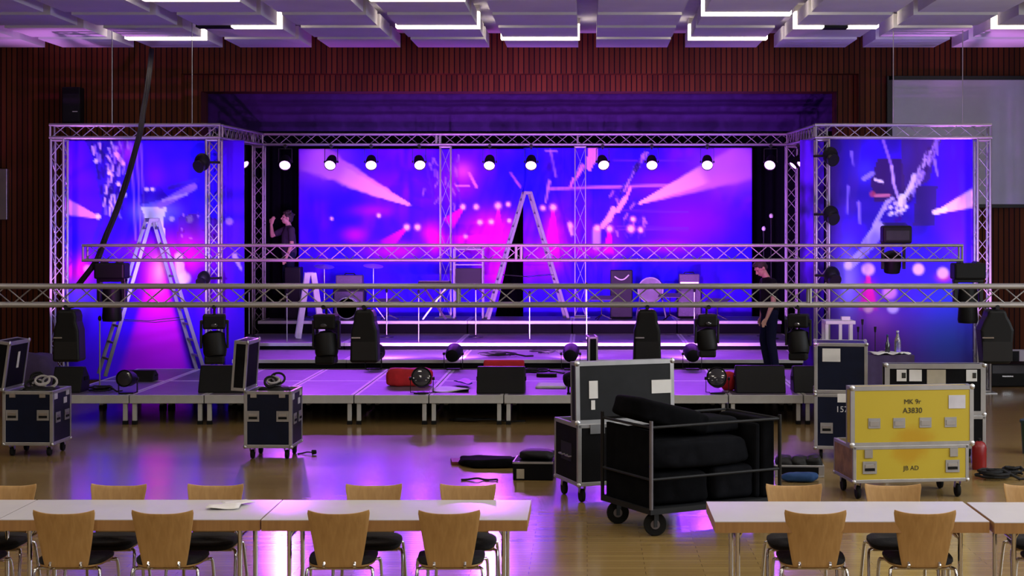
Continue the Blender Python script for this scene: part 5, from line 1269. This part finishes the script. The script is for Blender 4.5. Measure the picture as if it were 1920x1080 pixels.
for px, lb in ((-8, 'wooden chair facing the camera behind the tables, cut by the left edge'), (203, 'wooden chair facing the camera behind the middle table of the left row, left one'), (389, 'wooden chair facing the camera behind the papers on the left row'), (695, 'wooden chair facing the camera behind the right table of the left row, left one'), (872, 'wooden chair facing the camera behind the right table of the left row, right one'), (1497, 'wooden chair facing the camera behind the table by the cart, below the blue bag'), (1685, 'wooden chair facing the camera in front of the yellow case'), (1950, 'wooden chair facing the camera behind the tables, cut by the right edge')):
    put(lb, px, FD, PI+random.uniform(-.04, .04), 'chairs on the far side of the tables')
# ---------------------------------------------------------------- people
def remesh(o, vox, smooth_it=4):
    m = o.modifiers.new('fuse', 'REMESH'); m.mode = 'VOXEL'; m.voxel_size = vox; m.use_smooth_shade = True
    s = o.modifiers.new('soften', 'SMOOTH'); s.iterations = smooth_it; s.factor = .5
def V(*a): return Vector(a)
def person(label, loc, rz, pose, shirt, hairstyle=0):
    """figure facing local -Y, feet at z=0, about 1.78 m tall; pose holds joint positions"""
    t = thing('person', label, 'person', loc, rz); J = pose
    b = MB()
    # head in its own frame (face towards -Y), then turned by the pose
    hr = Matrix.Rotation(J.get('head_yaw', 0), 3, 'Z') @ Matrix.Rotation(J.get('head_pitch', 0), 3, 'X'); hc = J['head']
    H = lambda m: MB().add([hr @ Vector(v)+hc for v in m.v], m.f)
    def put(dst, m): q = H(m); dst.add(q.v, q.f)
    hm = MB()
    hm.ell((0, .012, .025), (.076, .094, .098)); hm.ell((0, -.022, -.045), (.058, .066, .072)); hm.ell((0, -.05, -.088), (.028, .028, .024))
    hm.cap((0, -.086, .012), (0, -.106, -.026), .009, .0145); hm.ell((0, -.094, -.034), (.018, .013, .010))
    hm.ell((0, -.084, -.062), (.023, .011, .007)); hm.ell((0, -.082, -.074), (.019, .011, .007))
    hm.ell((0, -.078, .034), (.048, .018, .010))
    for s in (-1, 1): hm.ell((s*.077, .012, -.004), (.010, .02, .032)); hm.ell((s*.036, -.066, -.022), (.022, .018, .018))
    put(b, hm)
    b.cap(J['neck'], hc+hr @ V(0, .012, -.05), .056, .05)
    # trunk
    sh_l, sh_r, hp_l, hp_r = J['shoulder'][0], J['shoulder'][1], J['hip'][0], J['hip'][1]
    ch = J['chest']; pe = J['pelvis']; wa = (ch+pe)/2
    b.ell(ch, (.155, .11, .17)); b.ell(wa, (.135, .095, .15)); b.ell(pe, (.155, .105, .12)); b.cap(ch, J['neck'], .09, .06)
    b.cap(ch, pe, .12, .12)
    for S in (sh_l, sh_r): b.cap(J['neck']+V(0, .01, -.045), S, .058, .056)
    arm, leg, handm = MB(), MB(), []
    for k in (0, 1):
        S, E, Wr, Hd = J['shoulder'][k], J['elbow'][k], J['wrist'][k], J['hand'][k]
        b.cap(S, E, .052, .04); b.cap(E, E+(Wr-E)*.35, .04, .04); b.cap(E+(Wr-E)*.3, Wr, .04, .026)
        hd = (Hd-Wr).normalized(); side = J['palm'][k].normalized(); nrm = hd.cross(side).normalized()
        pc = Wr+hd*.05
        rt = Matrix((side, nrm, hd)).transposed(); b.ell(pc, (.040, .017, .052), rot=rt); b.cap(Wr, Wr+hd*.03, .026, .024)
        for i, (o_, L) in enumerate(((-.030, .066), (-.010, .076), (.010, .072), (.029, .056))):
            p0 = Wr+hd*.088+side*o_; p1 = p0+hd*L*.45+nrm*.010; p2 = p1+hd*L*.33+nrm*.018; p3 = p2+hd*L*.18+nrm*.018
            b.cap(p0-hd*.02, p1, .0092, .0088, 8); b.cap(p1, p2, .0088, .0082, 8); b.cap(p2, p3, .0082, .007, 8)
        p0 = Wr+hd*.03-side*.034; p1 = p0+hd*.032-side*.022+nrm*.01; p2 = p1+hd*.034-side*.004+nrm*.012
        b.cap(p0, p1, .0125, .0105, 8); b.cap(p1, p2, .0105, .0085, 8)
        Hp, K, A, T = J['hip'][k], J['knee'][k], J['ankle'][k], J['toe'][k]
        b.cap(Hp, K, .085, .055); b.cap(K, K+(A-K)*.35, .055, .056); b.cap(K+(A-K)*.3, A, .056, .036); b.cap(A+V(0,0,-.03), T, .036, .03)
    body = b.build('body', M['skin'], t); remesh(body, .0058, 3)
    # clothing
    c = MB()
    c.ell(ch, (.168, .122, .18)); c.ell(wa, (.15, .11, .17)); c.cap(ch, pe+V(0, 0, .0), .135, .15); c.ell(pe+V(0,0,.03), (.17, .12, .12)); c.cap(ch, J['neck']+V(0,0,-.03), .1, .07)
    for k in (0, 1):
        S, E = J['shoulder'][k], J['elbow'][k]; c.cap(J['neck']+V(0, .01, -.05), S, .066, .066); c.cap(S, S+(E-S)*J.get('sleeve', .62), .066, .062)
    o = c.build('shirt', shirt, t); remesh(o, .011, 3)
    c = MB(); c.ell(pe+V(0,0,-.02), (.165, .118, .11))
    for k in (0, 1):
        Hp, K, A = J['hip'][k], J['knee'][k], J['ankle'][k]; c.cap(Hp, K, .096, .07); c.cap(K, K+(A-K)*.4, .07, .068); c.cap(K+(A-K)*.4, A+V(0,0,.01), .068, .058)
    o = c.build('trousers', M['jeans'], t); remesh(o, .011, 3)
    for k in (0, 1):
        A, T = J['ankle'][k], J['toe'][k]; dr = (T-A); dr.z = 0; dr.normalize()
        c = MB(); z0 = A.z-.055; hb = A-dr*.045; c.cap(V(hb.x, hb.y, z0), V(T.x, T.y, z0-.012), .042, .036); c.cap(A+V(0,0,-.02), V(hb.x, hb.y, z0)+dr*.04, .045, .045)
        c.v = [(x, y, max(z, A.z-.088)) for x, y, z in c.v]
        o = c.build('shoe', M['rubber'], t); remesh(o, .009, 3)
    h = MB(); q = MB(); q.ell((0, .028, .045), (.088, .100, .092)); q.ell((0, .065, -.01), (.072, .056, .075)); q.ell((0, -.045, .098), (.06, .045, .028))
    if hairstyle:
        for i in range(26):
            a = random.random()*6.28; e = random.uniform(-.1, 1.4); r = (.094*math.cos(e)*math.cos(a), .03+.104*math.cos(e)*math.sin(a), .045+.098*math.sin(e))
            if r[1] > -.04 or r[2] > .09: q.ell(r, (.022, .022, .02), 8, 6)
    put(h, q); o = h.build('hair', M['hair'], t); remesh(o, .0075, 2)
    for s in (-1, 1):
        e = MB(); put(e, MB().ell((s*.031, -.080, .012), (.0125, .007, .0065), 10, 8)); e.build('eye', M['eye'], t, smooth=True)
    return t
# right: black shirt, facing the left of the picture, looking down, arm hanging in front
pose = dict(head=V(0, -.135, 1.60), head_pitch=R(38), head_yaw=R(8), neck=V(0, -.04, 1.455), chest=V(0, .0, 1.28), pelvis=V(0, .02, .95),
    shoulder=(V(-.185, .0, 1.385), V(.185, -.01, 1.385)), elbow=(V(-.235, .02, 1.10), V(.245, -.03, 1.10)), wrist=(V(-.20, -.03, .86), V(.235, -.13, .86)), hand=(V(-.19, -.05, .77), V(.23, -.18, .77)),
    palm=(V(-.1, 1, .4), V(-.1, 1, .2)), hip=(V(-.09, .02, .91), V(.09, .02, .91)), knee=(V(-.10, -.035, .50), V(.10, .0, .49)), ankle=(V(-.11, .04, .09), V(.11, .07, .09)), toe=(V(-.13, -.12, .03), V(.13, -.09, .03)), sleeve=.6)
d = 24.6
person('person in a black shirt and dark jeans standing on the stage, looking down', (XP(1441, d), d, SZ+.006), R(-72), pose, M['shirt'])
# left: arm raised to the face, standing on a box behind
d = 30.35; zbx = 1.17
pose = dict(head=V(0, -.03, 1.62), head_pitch=R(-6), head_yaw=R(-15), neck=V(0, .0, 1.47), chest=V(0, .0, 1.28), pelvis=V(0, .01, .95),
    shoulder=(V(-.19, .0, 1.40), V(.19, .0, 1.39)), elbow=(V(-.27, -.24, 1.28), V(.26, -.02, 1.11)), wrist=(V(-.13, -.30, 1.49), V(.27, -.12, .88)), hand=(V(-.09, -.29, 1.58), V(.27, -.16, .80)),
    palm=(V(.6, .6, -.3), V(-.1, 1, .2)), hip=(V(-.09, .01, .91), V(.09, .01, .91)), knee=(V(-.11, -.02, .50), V(.11, -.01, .50)), ankle=(V(-.12, .04, .09), V(.12, .04, .09)), toe=(V(-.14, -.12, .03), V(.14, -.12, .03)), sleeve=.65)
px_ = 541; dP = 30.75
t = thing('step_box', 'black box the person at the left of the backdrop is standing on', 'box', (XP(px_, dP), dP, RZ[2])); MB().bx(-.32, .32, -.26, .26, 0, zbx-RZ[2]).build('box', M['skirt'], t, bevel=.01); MB().bx(-.325, .325, -.265, -.24, zbx-RZ[2]-.03, zbx-RZ[2]).build('front_edge', M['blackm'], t)
person('person in a dark top with one hand raised to the face, left of the backdrop', (XP(px_, dP), dP, zbx+.006), R(-62), pose, M['pshirt'], 1)
# ---------------------------------------------------------------- lamps of the place, world, camera
def vec(px, py, d): return P(px, py, d)
WASH = (.40, .28, 1.0)
for px, tx, ty, e in ((600, 660, 420, 400), (830, 860, 420, 300), (1120, 1100, 420, 300), (1340, 1310, 420, 400)):
    spot('backdrop_wash', P(px, 500, 26.6)+Vector((0, 0, .6)), P(tx, ty, DC), e, WASH, 62, .9, .15)
for px, tx, ty, e in ((210, 250, 400, 560), (330, 330, 520, 560), (1640, 1660, 380, 420), (1780, 1760, 420, 420)):
    spot('banner_wash', (XP(px, MID_D), MID_D+.32, 1.95), P(tx, ty, DS), e, WASH, 80, .9, .15)
area('side_daylight', (XR-.25, 12.5, 3.3), 2.6, 12, 640, (.86, .93, 1.0), rot=(0, R(90), 0))
spot('pelmet_uplight', (XP(1300, 29.4), 29.5, 1.1), P(1385, 205, 31.7), 190, (.30, .05, 1.0), 50, .9, .1)
spot('pelmet_uplight', (XP(800, 29.4), 29.0, 1.1), P(760, 160, 29.3), 170, (.75, .04, .8), 70, .9, .1)
# post uplights
for x, e in ((LX0, 850), (RX1, 900), (LX1, 150), (RX0, 120)):
    spot('post_uplight', (x-.0, DT-.75, .5), (x, DT, 2.4), e, (.8, .26, 1.0), 40, .8, .06)
for px, tp in ((535, 500), (918, 930), (1222, 1150)):
    a = Vector((XP(px, DB-.2), DB-.35, zl-.36)); spot('truss_beam', a, P(tp, 472, MID_D), 600, (.6, .1, 1.0), 30, .9, .1)
for px, tp, e in ((402, 330, 1700), (612, 620, 2400), (685, 880, 2200), (1213, 1080, 2200), (1325, 1320, 2000), (1497, 1590, 900)):
    spot('front_truss_beam', (XP(px, df), df+.3, 1.38), P(tp, 478, MID_D), e, (.72, .12, 1.0), 30, .9, .1)
w = bpy.data.worlds.new('hall_air'); sc.world = w; w.use_nodes = True
w.node_tree.nodes['Background'].inputs['Color'].default_value = (.5, .45, .5, 1); w.node_tree.nodes['Background'].inputs['Strength'].default_value = .02
cam = bpy.data.cameras.new('camera'); cam.sensor_width = 36; cam.lens = F/1920*36; cam.shift_x = (960-CX)/1920; cam.shift_y = (CY-540)/1920
cam.clip_end = 200
co = bpy.data.objects.new('camera', cam); COL.objects.link(co); co.location = (0, 0, CH); co.rotation_euler = (PI/2, 0, 0); sc.camera = co
vs = sc.view_settings; vs.view_transform = 'Standard'; vs.look = 'None'; vs.exposure = 0.0; vs.gamma = 1; vs.use_curve_mapping = False
sc.cycles.max_bounces = 6; sc.cycles.sample_clamp_indirect = 4.0
sc.cycles.use_denoising = True
